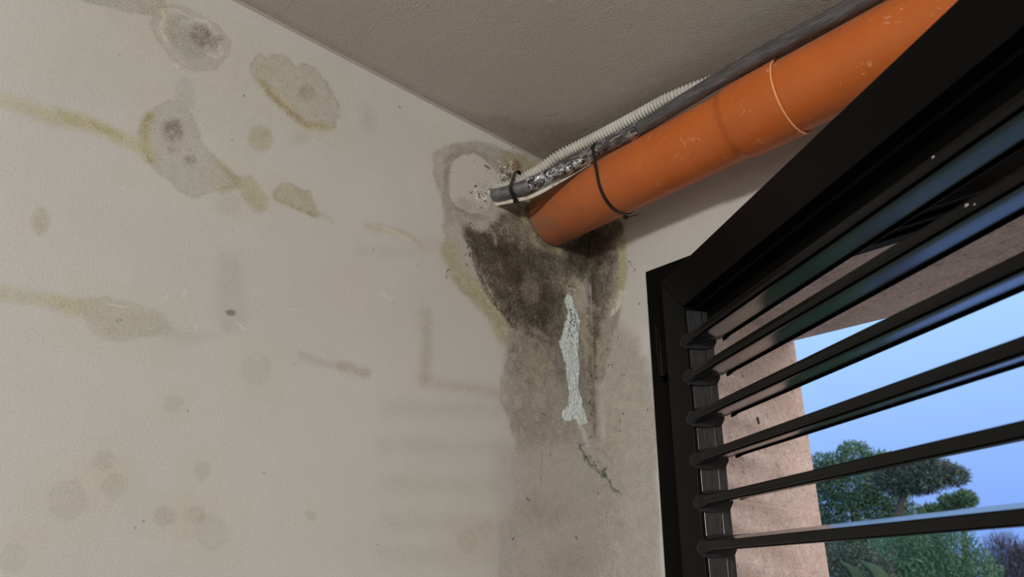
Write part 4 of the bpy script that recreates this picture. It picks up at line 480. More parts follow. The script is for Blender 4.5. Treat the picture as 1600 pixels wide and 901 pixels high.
RIGHT_STAINS_TONES = [
 ('p',((-0.0387,2.213),(0.1029,2.1007),(0.1428,2.0369),(0.1533,1.9324),(0.1506,1.79),(0.1412,1.5764),(-0.0166,1.5701)),(0.742,0.716,0.667),0.02039,0.8,0.01165,0,0,0.00437,0),  # broad brownish darkening of the lower wall, partly stain
 ('p',((-0.0444,2.0207),(0.0514,1.949),(0.0673,1.7968),(0.0308,1.572),(-0.0166,1.5701)),(0.693,0.665,0.602),0.02048,0.5,0.0117,0,0,0.00439,0),
 ('p',((-0.0033,2.4821),(0.086,2.377),(0.0994,2.3239),(0.1,2.2467),(0.0934,2.1966),(0.0688,2.1379),(0.0444,2.0798),(0.0266,2.007),(0.0147,1.9023),(-0.0121,1.8927)),(0.635,0.593,0.528),0.00639,0.9,0.0073,0.1,0,0.00548,0),
 ('p',((-0.0033,2.4821),(0.1018,2.3626),(0.0932,2.3105),(0.0682,2.2572),(0.0622,2.2135),(0.042,2.1746),(0.0211,2.1213),(0.0077,2.0668),(-0.0128,2.0146)),(0.279,0.253,0.207),0.01721,0.8,0.0153,0,0.4,0.00574,0),
 ('p',((-0.0119,2.4163),(0.0696,2.3511),(0.0553,2.2927),(0.0264,2.2399),(0.0095,2.199),(-0.0095,2.2045)),(0.074,0.062,0.048),0.01817,0.8,0.01413,0,0.3,0.00606,0),
 ('l',((0.0025,2.2632),(0.002,2.1558),(0.0041,2.0253)),(0.143,0.119,0.1),0.00754,0.7,0.00942,0.00565,0.7,0.0,0),
 ('l',((0.0516,2.294),(0.0576,2.2301)),(0.211,0.185,0.154),0.00779,0.6,0.00973,0.00584,0.6,0.0,0),
 ('l',((0.0936,2.3182),(0.0931,2.249),(0.0815,2.2046)),(0.819,0.823,0.505),0.00756,0.85,0.00756,0.00945,0,0.0,0),
 ('l',((0.0845,2.1948),(0.0739,2.1656),(0.066,2.1503)),(1.351,1.373,1.231),0.00633,0.7,0.01084,0.00614,0.4,0.0,0.8),
 ('l',((-0.0108,1.8795),(0.0023,1.8574),(0.0166,1.8332),(0.0354,1.8067),(0.0553,1.7834)),(0.341,0.442,0.417),0.00532,0.75,0.01367,0.00395,0.8,0.0,0),
 ('l',((-0.005,1.8506),(0.008,1.8315),(0.0162,1.8233)),(0.133,0.198,0.167),0.00308,0.8,0.01388,0.00493,0.6,0.0,0),
 ('l',((0.0177,1.8194),(0.0367,1.7993),(0.0553,1.7834)),(0.164,0.238,0.207),0.00205,0.8,0.01172,0.00132,0.6,0.0,0),
 ('l',((-0.0022,1.8338),(0.0204,1.8403)),(0.133,0.198,0.167),0.00231,0.8,0.01078,0.00185,0.5,0.0,0),
 ('l',((0.0066,1.8774),(0.0217,1.8692),(0.0277,1.8521)),(0.279,0.367,0.338),0.00218,0.7,0.014,0.00124,0.6,0.0,0),
 ('l',((0.0053,2.0111),(0.0066,1.8774),(0.005,1.7653),(0.0024,1.6359)),(0.681,0.665,0.615),0.00611,0.5,0.00611,0.00458,0.5,0.0,0),
 ('l',((0.0196,2.0084),(0.0164,1.902)),(1.25,1.23,1.157),0.00824,0.4,0.00659,0.00659,0,0.0,0),
 ('l',((0.1573,1.982),(0.1525,1.8128),(0.1504,1.7013),(0.146,1.6171)),(1.121,1.162,1.121),0.00321,0.6,0.00257,0.00514,0,0.0,0),
 ('p',((0.1275,2.0945),(0.1509,2.1022),(0.15,2.0486),(0.1269,2.0404)),(1.121,1.145,1.139),0.01123,0.5,0.00642,0,0,0.00481,0),
 ('l',((0.0262,2.1991),(0.0212,2.1975)),(0.124,0.105,0.091),0.00192,0.75,0.00383,0.00119,0,0.0,-0.6),
 ('l',((0.0057,2.2178),(0.0112,2.2167)),(0.124,0.105,0.091),0.00196,0.75,0.00392,0.00127,0,0.0,-0.6),
 ('l',((0.0085,2.221),(0.0033,2.2185)),(0.124,0.105,0.091),0.00197,0.75,0.00394,0.00154,0,0.0,0.8),
 ('l',((0.0433,2.1869),(0.0482,2.1843)),(0.124,0.105,0.091),0.00187,0.75,0.00374,0.00109,0,0.0,-0.6),
 ('l',((0.0336,2.2492),(0.0306,2.2528)),(0.124,0.105,0.091),0.00197,0.75,0.00393,0.00088,0,0.0,-0.6),
 ('l',((0.026,2.1702),(0.0286,2.1703)),(0.074,0.062,0.051),0.00188,0.75,0.00375,0.00097,0,0.0,-0.6),
 ('l',((0.0285,2.2064),(0.0325,2.2047)),(0.074,0.062,0.051),0.00191,0.75,0.00383,0.00115,0,0.0,0.8),
 ('l',((0.0127,2.173),(0.0107,2.1752)),(0.124,0.105,0.091),0.0019,0.75,0.00381,0.00111,0,0.0,-0.6),
 ('l',((0.0409,2.2511),(0.0386,2.2523)),(0.124,0.105,0.091),0.00196,0.75,0.00391,0.00189,0,0.0,0.8),
 ('l',((0.0246,2.2007),(0.0277,2.1995)),(0.124,0.105,0.091),0.00191,0.75,0.00383,0.00102,0,0.0,-0.6),
 ('l',((0.0196,2.2464),(0.0166,2.2479)),(0.074,0.062,0.051),0.00198,0.75,0.00397,0.00112,0,0.0,-0.6),
 ('l',((0.0133,2.1596),(0.0089,2.1616)),(0.124,0.105,0.091),0.00189,0.75,0.00378,0.00116,0,0.0,0.8),
 ('l',((0.0048,2.2395),(0.0054,2.2349)),(0.124,0.105,0.091),0.00199,0.75,0.00398,0.00138,0,0.0,0.8),
 ('l',((0.0342,2.2327),(0.0322,2.2355)),(0.124,0.105,0.091),0.00194,0.75,0.00389,0.00118,0,0.0,0.8),
 ('l',((0.0053,2.1824),(0.0056,2.1849)),(0.074,0.062,0.051),0.00193,0.75,0.00385,0.0017,0,0.0,0.8),
 ('l',((0.0085,2.1364),(0.0034,2.1343)),(0.124,0.105,0.091),0.00187,0.75,0.00374,0.00088,0,0.0,-0.6),
 ('l',((0.0346,2.0797),(0.0381,2.0768)),(0.074,0.062,0.051),0.00176,0.75,0.00351,0.00149,0,0.0,-0.6),
 ('l',((0.028,2.2828),(0.0331,2.2819)),(0.074,0.062,0.051),0.00201,0.75,0.00402,0.00167,0,0.0,-0.6),
 ('l',((0.012,2.1979),(0.016,2.1987)),(0.124,0.105,0.091),0.00193,0.75,0.00386,0.00107,0,0.0,-0.6),
 ('l',((0.0364,2.2077),(0.0343,2.2069)),(0.124,0.105,0.091),0.00191,0.75,0.00382,0.00165,0,0.0,-0.6),
 ('l',((0.0287,2.2142),(0.0289,2.2148)),(0.124,0.105,0.091),0.00193,0.75,0.00386,0.00142,0,0.0,-0.6),
 ('l',((0.0337,2.1528),(0.0328,2.1523)),(0.074,0.062,0.051),0.00185,0.75,0.00369,0.00129,0,0.0,-0.6),
 ('l',((0.0352,2.2309),(0.0316,2.2303)),(0.074,0.062,0.051),0.00194,0.75,0.00388,0.00115,0,0.0,-0.6),
 ('l',((0.0232,2.2811),(0.0286,2.2801)),(0.074,0.062,0.051),0.00201,0.75,0.00403,0.00124,0,0.0,-0.6),
 ('l',((0.0711,2.2357),(0.0754,2.2347)),(0.074,0.062,0.051),0.00189,0.7,0.00377,0.0017,0,0.0,-0.6),
 ('l',((0.0669,2.2813),(0.0675,2.2834)),(0.124,0.105,0.091),0.00195,0.7,0.00391,0.00161,0,0.0,-0.6),
 ('l',((0.0551,2.2857),(0.058,2.2876)),(0.074,0.062,0.051),0.00197,0.7,0.00395,0.00193,0,0.0,-0.6),
 ('l',((0.0554,2.2979),(0.0547,2.2949)),(0.074,0.062,0.051),0.00199,0.7,0.00398,0.00129,0,0.0,-0.6),
 ('l',((0.051,2.3119),(0.0494,2.3107)),(0.074,0.062,0.051),0.00201,0.7,0.00403,0.00099,0,0.0,-0.6),
 ('l',((0.0473,2.2867),(0.0527,2.2876)),(0.124,0.105,0.091),0.00198,0.7,0.00397,0.00153,0,0.0,0.8),
 ('l',((0.0607,2.2519),(0.0604,2.2521)),(0.124,0.105,0.091),0.00193,0.7,0.00385,0.00078,0,0.0,-0.6),
 ('l',((0.0481,2.2397),(0.0507,2.2418)),(0.074,0.062,0.051),0.00193,0.7,0.00386,0.00151,0,0.0,-0.6),
 ('l',((0.0826,2.2837),(0.0802,2.2804)),(0.074,0.062,0.051),0.00193,0.7,0.00386,0.00097,0,0.0,0.8),
 ('l',((0.0711,2.2587),(0.0712,2.2541)),(0.124,0.105,0.091),0.00192,0.7,0.00383,0.00096,0,0.0,-0.6),
 ('l',((0.0495,2.2983),(0.0513,2.2959)),(0.074,0.062,0.051),0.002,0.7,0.00399,0.00116,0,0.0,-0.6),
 ('l',((0.0704,2.306),(0.066,2.3058)),(0.124,0.105,0.091),0.00198,0.7,0.00396,0.00176,0,0.0,-0.6),
 ('l',((0.0603,2.2787),(0.0644,2.2753)),(0.074,0.062,0.051),0.00195,0.7,0.00391,0.00154,0,0.0,0.8),
 ('l',((0.0628,2.2731),(0.0601,2.271)),(0.074,0.062,0.051),0.00195,0.7,0.0039,0.00124,0,0.0,0.8),
 ('l',((-0.0052,2.0453),(-0.0093,2.0465)),(0.124,0.105,0.091),0.00178,0.7,0.00357,0.00108,0,0.0,-0.6),
 ('l',((0.0088,2.3186),(0.005,2.3186)),(0.074,0.062,0.051),0.00209,0.7,0.00418,0.00176,0,0.0,-0.6),
 ('l',((0.0055,2.0221),(0.0063,2.0242)),(0.124,0.105,0.091),0.00174,0.7,0.00348,0.00079,0,0.0,-0.6),
 ('l',((0.0012,2.1036),(-0.0017,2.1029)),(0.124,0.105,0.091),0.00184,0.7,0.00368,0.00146,0,0.0,0.8),
 ('l',((-0.0005,2.0673),(0.0019,2.0688)),(0.124,0.105,0.091),0.0018,0.7,0.0036,0.00075,0,0.0,-0.6),
 ('l',((0.0009,2.1429),(0.0054,2.1397)),(0.124,0.105,0.091),0.00188,0.7,0.00376,0.00117,0,0.0,0.8),
 ('l',((0.0045,2.176),(0.0018,2.174)),(0.124,0.105,0.091),0.00192,0.7,0.00384,0.00091,0,0.0,0.8),
 ('l',((0.0061,2.1015),(0.0085,2.0988)),(0.074,0.062,0.051),0.00182,0.7,0.00365,0.00134,0,0.0,-0.6),
 ('l',((0.0077,2.179),(0.0076,2.177)),(0.124,0.105,0.091),0.00192,0.7,0.00383,0.0011,0,0.0,-0.6),
 ('l',((0.0081,2.1453),(0.0113,2.146)),(0.074,0.062,0.051),0.00187,0.7,0.00375,0.00105,0,0.0,-0.6),
 ('l',((0.0049,2.1936),(0.0053,2.1919)),(0.124,0.105,0.091),0.00194,0.7,0.00387,0.00098,0,0.0,-0.6),
 ('l',((0.0034,2.1113),(0.0026,2.1094)),(0.124,0.105,0.091),0.00184,0.7,0.00369,0.00074,0,0.0,0.8),
 ('l',((0.0202,2.1882),(0.0159,2.1856)),(0.074,0.062,0.051),0.00191,0.7,0.00382,0.00164,0,0.0,-0.6),
 ('l',((0.003,2.1175),(0.0036,2.1195)),(0.074,0.062,0.051),0.00185,0.7,0.0037,0.0011,0,0.0,0.8),
 ('l',((0.0054,2.1635),(0.0076,2.159)),(0.074,0.062,0.051),0.0019,0.7,0.00379,0.00153,0,0.0,0.8),
 ('l',((0.0039,2.1254),(-0.0008,2.1225)),(0.074,0.062,0.051),0.00186,0.7,0.00372,0.00133,0,0.0,0.8),
 ('l',((0.0123,2.3097),(0.0174,2.3085)),(0.124,0.105,0.091),0.00207,0.7,0.00413,0.00128,0,0.0,-0.6),
 ('l',((0.0099,2.2195),(0.0081,2.2155)),(0.074,0.062,0.051),0.00196,0.7,0.00392,0.00079,0,0.0,-0.6),
 ('l',((0.1098,2.2615),(0.111,2.2602)),(0.106,0.092,0.091),0.00186,0.85,0.00186,0.00149,0,0.0,0),
 ('l',((0.1129,2.2544),(0.114,2.2531)),(0.106,0.092,0.091),0.00185,0.85,0.00185,0.00148,0,0.0,0),
 ('l',((0.1222,2.2378),(0.1234,2.2365)),(0.106,0.092,0.091),0.00182,0.85,0.00182,0.00145,0,0.0,0),
 ('l',((0.1287,2.1586),(0.1298,2.1574)),(0.106,0.092,0.091),0.00172,0.85,0.00172,0.00137,0,0.0,0),
 ('l',((0.0391,2.0459),(0.0403,2.0448)),(0.106,0.092,0.091),0.00172,0.85,0.00172,0.00137,0,0.0,0),
 ('l',((0.048,2.0468),(0.0492,2.0457)),(0.106,0.092,0.091),0.0017,0.85,0.0017,0.00136,0,0.0,0),
 ('l',((0.074,2.0168),(0.0751,2.0157)),(0.106,0.092,0.091),0.00163,0.85,0.00163,0.00131,0,0.0,0),
 ('l',((0.0807,2.0167),(0.0818,2.0157)),(0.106,0.092,0.091),0.00162,0.85,0.00162,0.0013,0,0.0,0),
 ('l',((0.0726,1.9378),(0.0737,1.9369)),(0.106,0.092,0.091),0.00155,0.85,0.00155,0.00124,0,0.0,0),
 ('l',((0.0652,1.9248),(0.0663,1.9238)),(0.106,0.092,0.091),0.00155,0.85,0.00155,0.00124,0,0.0,0),
 ('l',((0.0624,1.9047),(0.0635,1.9038)),(0.106,0.092,0.091),0.00153,0.85,0.00153,0.00123,0,0.0,0),
 ('l',((0.1573,1.963),(0.1583,1.962)),(0.106,0.092,0.091),0.00146,0.85,0.00146,0.00117,0,0.0,0),
 ('l',((0.1335,1.9356),(0.1346,1.9347)),(0.106,0.092,0.091),0.00147,0.85,0.00147,0.00117,0,0.0,0),
 ('l',((-0.0007,1.79),(0.0005,1.7892)),(0.106,0.092,0.091),0.00151,0.85,0.00151,0.00121,0,0.0,0),
 ('l',((0.0191,1.7453),(0.0202,1.7445)),(0.106,0.092,0.091),0.00144,0.85,0.00144,0.00115,0,0.0,0),
 ('l',((0.0683,2.0981),(0.0695,2.097)),(0.106,0.092,0.091),0.00173,0.85,0.00173,0.00139,0,0.0,0),
]


# ------------------------------------------------------------------ node helpers
def mat(name, col, rough=0.6, metal=0.0, spec=0.5):
    m = bpy.data.materials.new(name); m.use_nodes = True
    b = m.node_tree.nodes['Principled BSDF']
    b.inputs['Base Color'].default_value = (*col, 1)
    b.inputs['Roughness'].default_value = rough
    b.inputs['Metallic'].default_value = metal
    b.inputs['Specular IOR Level'].default_value = spec
    return m
def N(m, t): return m.node_tree.nodes.new(t)
def LK(m, a, b): m.node_tree.links.new(a, b)
def bsdf(m): return m.node_tree.nodes['Principled BSDF']
def coord(m, scale=(1, 1, 1), rot=(0, 0, 0)):
    g = N(m, 'ShaderNodeTexCoord'); mp = N(m, 'ShaderNodeMapping')
    mp.inputs['Scale'].default_value = scale; mp.inputs['Rotation'].default_value = rot
    LK(m, g.outputs['Object'], mp.inputs['Vector'])
    return mp.outputs[0]
def noise(m, vec, scale, detail=3, rough=0.55, dist=0.0):
    n = N(m, 'ShaderNodeTexNoise')
    n.inputs['Scale'].default_value = scale; n.inputs['Detail'].default_value = detail
    n.inputs['Roughness'].default_value = rough; n.inputs['Distortion'].default_value = dist
    LK(m, vec, n.inputs['Vector'])
    return n.outputs['Fac']
def ramp(m, fac, stops):
    r = N(m, 'ShaderNodeValToRGB'); c = r.color_ramp
    c.elements[0].position, c.elements[0].color = stops[0][0], (*stops[0][1], 1)
    c.elements[1].position, c.elements[1].color = stops[-1][0], (*stops[-1][1], 1)
    for p, k in stops[1:-1]:
        q = c.elements.new(p); q.color = (*k, 1)
    LK(m, fac, r.inputs[0])
    return r.outputs[0]
def mixc(m, fac, a, b, mode='MIX'):
    x = N(m, 'ShaderNodeMix'); x.data_type = 'RGBA'; x.blend_type = mode
    for s, v in ((0, fac), (6, a), (7, b)):
        if hasattr(v, 'is_output'): LK(m, v, x.inputs[s])
        else: x.inputs[s].default_value = v if s == 0 else (*v, 1)
    return x.outputs[2]
def bump(m, h, strength, dist, prev=None):
    b = N(m, 'ShaderNodeBump')
    b.inputs['Strength'].default_value = strength; b.inputs['Distance'].default_value = dist
    LK(m, h, b.inputs['Height'])
    if prev is not None: LK(m, prev, b.inputs['Normal'])
    return b.outputs[0]
def math_n(m, op, a, b=0.0, c=None):
    x = N(m, 'ShaderNodeMath'); x.operation = op
    for i, v in enumerate((a, b) if c is None else (a, b, c)):
        if hasattr(v, 'is_output'): LK(m, v, x.inputs[i])
        else: x.inputs[i].default_value = v
    return x.outputs[0]

# ------------------------------------------------------------------ mesh helpers
def link(name, me, m=None, parent=None, smooth=None):
    o = bpy.data.objects.new(name, me); COL.objects.link(o)
    if m is not None: me.materials.append(m)
    if parent is not None: o.parent = parent
    if smooth is not None:
        me.polygons.foreach_set('use_smooth', [True] * len(me.polygons))
        if smooth > 0: me.set_sharp_from_angle(angle=math.radians(smooth))
    return o
def raw(name, v, f, m=None, parent=None, smooth=None):
    me = bpy.data.meshes.new(name)
    me.from_pydata([tuple(map(float, p)) for p in v], [], [tuple(map(int, q)) for q in f]); me.update()
    return link(name, me, m, parent, smooth)
def tag(o, label, cat, group=None):
    o['label'] = label; o['category'] = cat
    if group: o['group'] = group
    return o
def struct(o, label=None):
    o['kind'] = 'structure'
    if label: o['label'] = label
    return o
def empty(name, loc, rz=0.0):
    o = bpy.data.objects.new(name, None); COL.objects.link(o)
    o.location = loc; o.rotation_euler = (0, 0, rz); o.empty_display_size = 0.1
    return o
def prism(poly, axis, a, b):
    """extrude a closed 2-D outline along axis from a to b; outline axes are the two others in order"""
    n = len(poly); v = []
    for s in (a, b):
        for (p, q) in poly:
            v.append({'x': (s, p, q), 'y': (p, s, q), 'z': (p, q, s)}[axis])
    f = [tuple(range(n - 1, -1, -1)), tuple(range(n, 2 * n))]
    f += [(i, (i + 1) % n, n + (i + 1) % n, n + i) for i in range(n)]
    return v, f
def solid(name, parts, m, parent=None, bevel=0.0, smooth=None, segs=2):
    v = []; f = []
    for pv, pf in parts:
        k = len(v); v += list(pv); f += [tuple(i + k for i in q) for q in pf]
    me = bpy.data.meshes.new(name)
    me.from_pydata([tuple(map(float, p)) for p in v], [], f)
    bm = bmesh.new(); bm.from_mesh(me)
    bmesh.ops.recalc_face_normals(bm, faces=bm.faces)
    if bevel > 0:
        es = [e for e in bm.edges if len(e.link_faces) == 2 and e.calc_face_angle(0) > 0.5]
        bmesh.ops.bevel(bm, geom=es, offset=bevel, segments=segs, affect='EDGES', profile=0.5, clamp_overlap=True)
    bm.to_mesh(me); bm.free()
    return link(name, me, m, parent, smooth)
def box(x0, x1, y0, y1, z0, z1):
    return prism([(x0, y0), (x1, y0), (x1, y1), (x0, y1)], 'z', z0, z1)
def catmull(P, n):
    P = np.array(P, float); P = np.vstack([2 * P[0] - P[1], P, 2 * P[-1] - P[-2]]); out = []
    for i in range(1, len(P) - 2):
        for t in np.linspace(0, 1, n, endpoint=False):
            a, b, c, d = P[i - 1], P[i], P[i + 1], P[i + 2]
            out.append(0.5 * (2 * b + (c - a) * t + (2 * a - 5 * b + 4 * c - d) * t * t + (3 * b - a - 3 * c + d) * t ** 3))
    out.append(P[-2]); return np.array(out)
def resample(P, step):
    d = np.r_[0, np.cumsum(np.linalg.norm(np.diff(P, axis=0), axis=1))]
    n = max(2, int(d[-1] / step) + 1); s = np.linspace(0, d[-1], n)
    return np.c_[[np.interp(s, d, P[:, k]) for k in range(3)]].T, s
def sweep(P, rad, seg=20, flat=(1.0, 1.0), up=(0, 0, 1), caps=True, closed=False):
    """tube along P; rad is a number, or function (i, s, angle array) -> radii"""
    P = np.asarray(P, float); n = len(P)
    T = np.roll(P, -1, 0) - np.roll(P, 1, 0) if closed else np.gradient(P, axis=0)
    T /= np.linalg.norm(T, axis=1)[:, None]
    u = np.array(up, float); v = []; ang = np.linspace(0, 2 * np.pi, seg, endpoint=False)
    for i in range(n):
        a = u - T[i] * u.dot(T[i]); a /= np.linalg.norm(a); b = np.cross(T[i], a)
        r = rad(i, ang) if callable(rad) else np.full(seg, rad)
        v += list(P[i] + (np.cos(ang) * r * flat[0])[:, None] * b + (np.sin(ang) * r * flat[1])[:, None] * a)
    f = []
    for i in range(n if closed else n - 1):
        j = (i + 1) % n
        f += [(i * seg + k, i * seg + (k + 1) % seg, j * seg + (k + 1) % seg, j * seg + k) for k in range(seg)]
    if caps and not closed:
        f += [tuple(range(seg - 1, -1, -1)), tuple((n - 1) * seg + k for k in range(seg))]
    return v, f

# value noise on numpy arrays
LAT = rng.random((256, 256))
def vnoise(x, y):
    xi = np.floor(x).astype(int); yi = np.floor(y).astype(int)
    fx = x - xi; fy = y - yi; fx = fx * fx * (3 - 2 * fx); fy = fy * fy * (3 - 2 * fy)
    g = lambda a, b: LAT[a % 256, b % 256]
    return (g(xi, yi) * (1 - fx) + g(xi + 1, yi) * fx) * (1 - fy) + (g(xi, yi + 1) * (1 - fx) + g(xi + 1, yi + 1) * fx) * fy
def fbm(x, y, s, o=4):
    t = 0; a = 0.5; w = 0
    for k in range(o):
        t = t + a * vnoise(x * s + 17.3 * k, y * s + 9.1 * k); w += a; a *= 0.55; s *= 2.1
    return t / w
def seg_d(px, py, a, b):
    dx, dy = b[0] - a[0], b[1] - a[1]; L = dx * dx + dy * dy + 1e-12
    t = np.clip(((px - a[0]) * dx + (py - a[1]) * dy) / L, 0, 1)
    return np.hypot(px - a[0] - t * dx, py - a[1] - t * dy)
def sstep(a, b, x):
    t = np.clip((x - a) / (b - a), 0, 1); return t * t * (3 - 2 * t)
def paint(U, V, layers):
    """stains and painted shade of the wall: returns colour factors (n,3) and relief height (m)"""
    col = np.ones((len(U), 3)); hgt = np.zeros(len(U))
    for li, (kind, P, fc, soft, al, warp, ex, grain, rw, lump) in enumerate(layers):
        P = np.array(P); pad = soft * 2 + warp * 2 + (ex if kind == 'l' else 0)
        m = (U > P[:, 0].min() - pad) & (U < P[:, 0].max() + pad) & (V > P[:, 1].min() - pad) & (V < P[:, 1].max() + pad)
        if not m.any(): continue
        u = U[m]; v = V[m]
        ox = li * 3.17
        wu = (fbm(u + ox, v, 26, 5) - 0.5) * warp * 3.2; wv = (fbm(u, v + ox + 5, 26, 5) - 0.5) * warp * 3.2
        uu = u + wu; vv = v + wv
        if kind == 'p':
            d = np.full(len(u), 9.0); ins = np.zeros(len(u), bool)
            for i in range(len(P)):
                a, b = P[i], P[(i + 1) % len(P)]
                d = np.minimum(d, seg_d(uu, vv, a, b))
                c = ((a[1] > vv) != (b[1] > vv))
                xs = (b[0] - a[0]) * (vv - a[1]) / (b[1] - a[1] + 1e-12) + a[0]
                ins ^= c & (uu < xs)
            sd = np.where(ins, d, -d)
        else:
            d = np.full(len(u), 9.0)
            for i in range(len(P) - 1): d = np.minimum(d, seg_d(uu, vv, P[i], P[i + 1]))
            sd = ex - d
        k = sstep(-soft, soft, sd)
        if grain > 0:
            g = fbm(u + 3, v + ox, 230, 3) * 0.55 + fbm(u, v, 560, 2) * 0.45
            k = k * (1 - grain + grain * sstep(0.42, 0.58, g + (k - 0.5) * 0.16))
        kk = (k * al)[:, None]
        col[m] = col[m] * (1 - kk) + np.array(fc) * kk
        if kind == 'p' and ex > 0:
            r = np.exp(-(sd / max(rw, 1e-4)) ** 2) * ex * (sd > -rw * 2) * (0.4 + fbm(u, v, 60, 3))
            col[m] *= (1 - r)[:, None] * np.array([1, 0.99, 0.96])
        if lump:
            hgt[m] += lump * 0.001 * k * (0.3 + 1.4 * fbm(u, v + ox, 210, 4))
    return col, hgt
def grid_wall(name, us, vs, place, layers, skip, m):
    UU, VV = np.meshgrid(us, vs, indexing='ij'); u = UU.ravel(); v = VV.ravel()
    col, h = paint(u, v, layers)
    pts = place(u, v, h)
    nu, nv = len(us), len(vs)
    i, j = np.meshgrid(np.arange(nu - 1), np.arange(nv - 1), indexing='ij'); i = i.ravel(); j = j.ravel()
    keep = ~skip((us[i] + us[i + 1]) / 2, (vs[j] + vs[j + 1]) / 2); i = i[keep]; j = j[keep]
    F = np.stack([i * nv + j, (i + 1) * nv + j, (i + 1) * nv + j + 1, i * nv + j + 1], 1).astype(np.int32)
    me = bpy.data.meshes.new(name)
    me.vertices.add(len(pts)); me.vertices.foreach_set('co', pts.astype(np.float32).ravel())
    me.loops.add(F.size); me.loops.foreach_set('vertex_index', F.ravel())
    me.polygons.add(len(F)); me.polygons.foreach_set('loop_start', np.arange(0, F.size, 4, dtype=np.int32))
    me.update(calc_edges=True)
    ca = me.color_attributes.new('dirt_shade', 'FLOAT_COLOR', 'POINT')
    ca.data.foreach_set('color', np.c_[col, np.clip(1.6 * (1 - col.mean(1)), 0, 1)].astype(np.float32).ravel())
    me.polygons.foreach_set('use_smooth', np.ones(len(F), bool))
    return struct(link(name, me, m))

# ------------------------------------------------------------------ materials
def plaster(name, col, fine, coarse, dirt_shade=True, speck=True):
    m = mat(name, col, 0.85, spec=0.25)
    v = coord(m)
    base = col
    n1 = noise(m, v, 3.2, 4, 0.6)
    c = mixc(m, 1.0, ramp(m, n1, [(0.3, (0.955, 0.955, 0.95)), (0.7, (1.04, 1.035, 1.03))]), base, 'MULTIPLY')
    g = noise(m, v, 420, 2, 0.7)
    c = mixc(m, 1.0, c, ramp(m, g, [(0.25, (0.87, 0.87, 0.87)), (0.5, (1, 1, 1)), (0.78, (1.10, 1.10, 1.09))]), 'MULTIPLY')
    if speck:
        vo = N(m, 'ShaderNodeTexVoronoi'); vo.inputs['Scale'].default_value = 38
        LK(m, v, vo.inputs['Vector'])
        s = ramp(m, vo.outputs['Distance'], [(0.0, (0.45, 0.42, 0.38)), (0.045, (0.62, 0.6, 0.56)), (0.075, (1, 1, 1))])
        pick = ramp(m, noise(m, v, 31, 1), [(0.56, (0, 0, 0)), (0.62, (1, 1, 1))])
        c = mixc(m, pick, c, mixc(m, 1.0, c, s, 'MULTIPLY'))
    if dirt_shade:
        a = N(m, 'ShaderNodeVertexColor'); a.layer_name = 'dirt_shade'
        c = mixc(m, 1.0, c, a.outputs['Color'], 'MULTIPLY')
        # fine mould grains and pin holes, only where the wall is stained or painted with shade
        f1 = ramp(m, noise(m, v, 330, 3, 0.75), [(0.36, (0.34, 0.33, 0.31)), (0.49, (0.95, 0.95, 0.94)), (0.60, (1.03, 1.03, 1.02)), (0.72, (1.35, 1.33, 1.28))])
        f2 = ramp(m, noise(m, v, 62, 5, 0.75, 0.8), [(0.30, (0.62, 0.60, 0.56)), (0.5, (1, 1, 1)), (0.70, (1.30, 1.28, 1.22))])
        f3 = ramp(m, noise(m, v, 24, 5, 0.7, 1.2), [(0.33, (0.60, 0.58, 0.55)), (0.5, (1, 1, 1)), (0.66, (1.55, 1.52, 1.45))])
        f2 = mixc(m, math_n(m, 'MULTIPLY', a.outputs['Alpha'], 0.9), f2, mixc(m, 1.0, f2, f3, 'MULTIPLY'))
        c = mixc(m, a.outputs['Alpha'], c, mixc(m, 1.0, c, mixc(m, 1.0, f1, f2, 'MULTIPLY'), 'MULTIPLY'))
    LK(m, c, bsdf(m).inputs['Base Color'])
    h = bump(m, noise(m, v, 230, 3, 0.6), fine, 0.0022)
    h = bump(m, noise(m, v, 34, 3, 0.5), coarse, 0.004, h)
    LK(m, h, bsdf(m).inputs['Normal'])
    return m
M_LEFT = plaster('left_wall_plaster', (0.575, 0.572, 0.555), 0.30, 0.12)
M_RIGHT = plaster('right_wall_plaster', (0.64, 0.62, 0.60), 1.0, 0.25, speck=False)
M_CEIL = plaster('ceiling_plaster', (0.57, 0.535, 0.50), 1.0, 0.35, dirt_shade=True, speck=False)
M_FILL = plaster('filler_bead', (0.40, 0.375, 0.335), 0.3, 0.1, dirt_shade=False, speck=False)
M_ROOM = mat('room_paint', (0.55, 0.51, 0.45), 0.8)
M_FLOOR = mat('floor_tile', (0.42, 0.38, 0.33), 0.5)

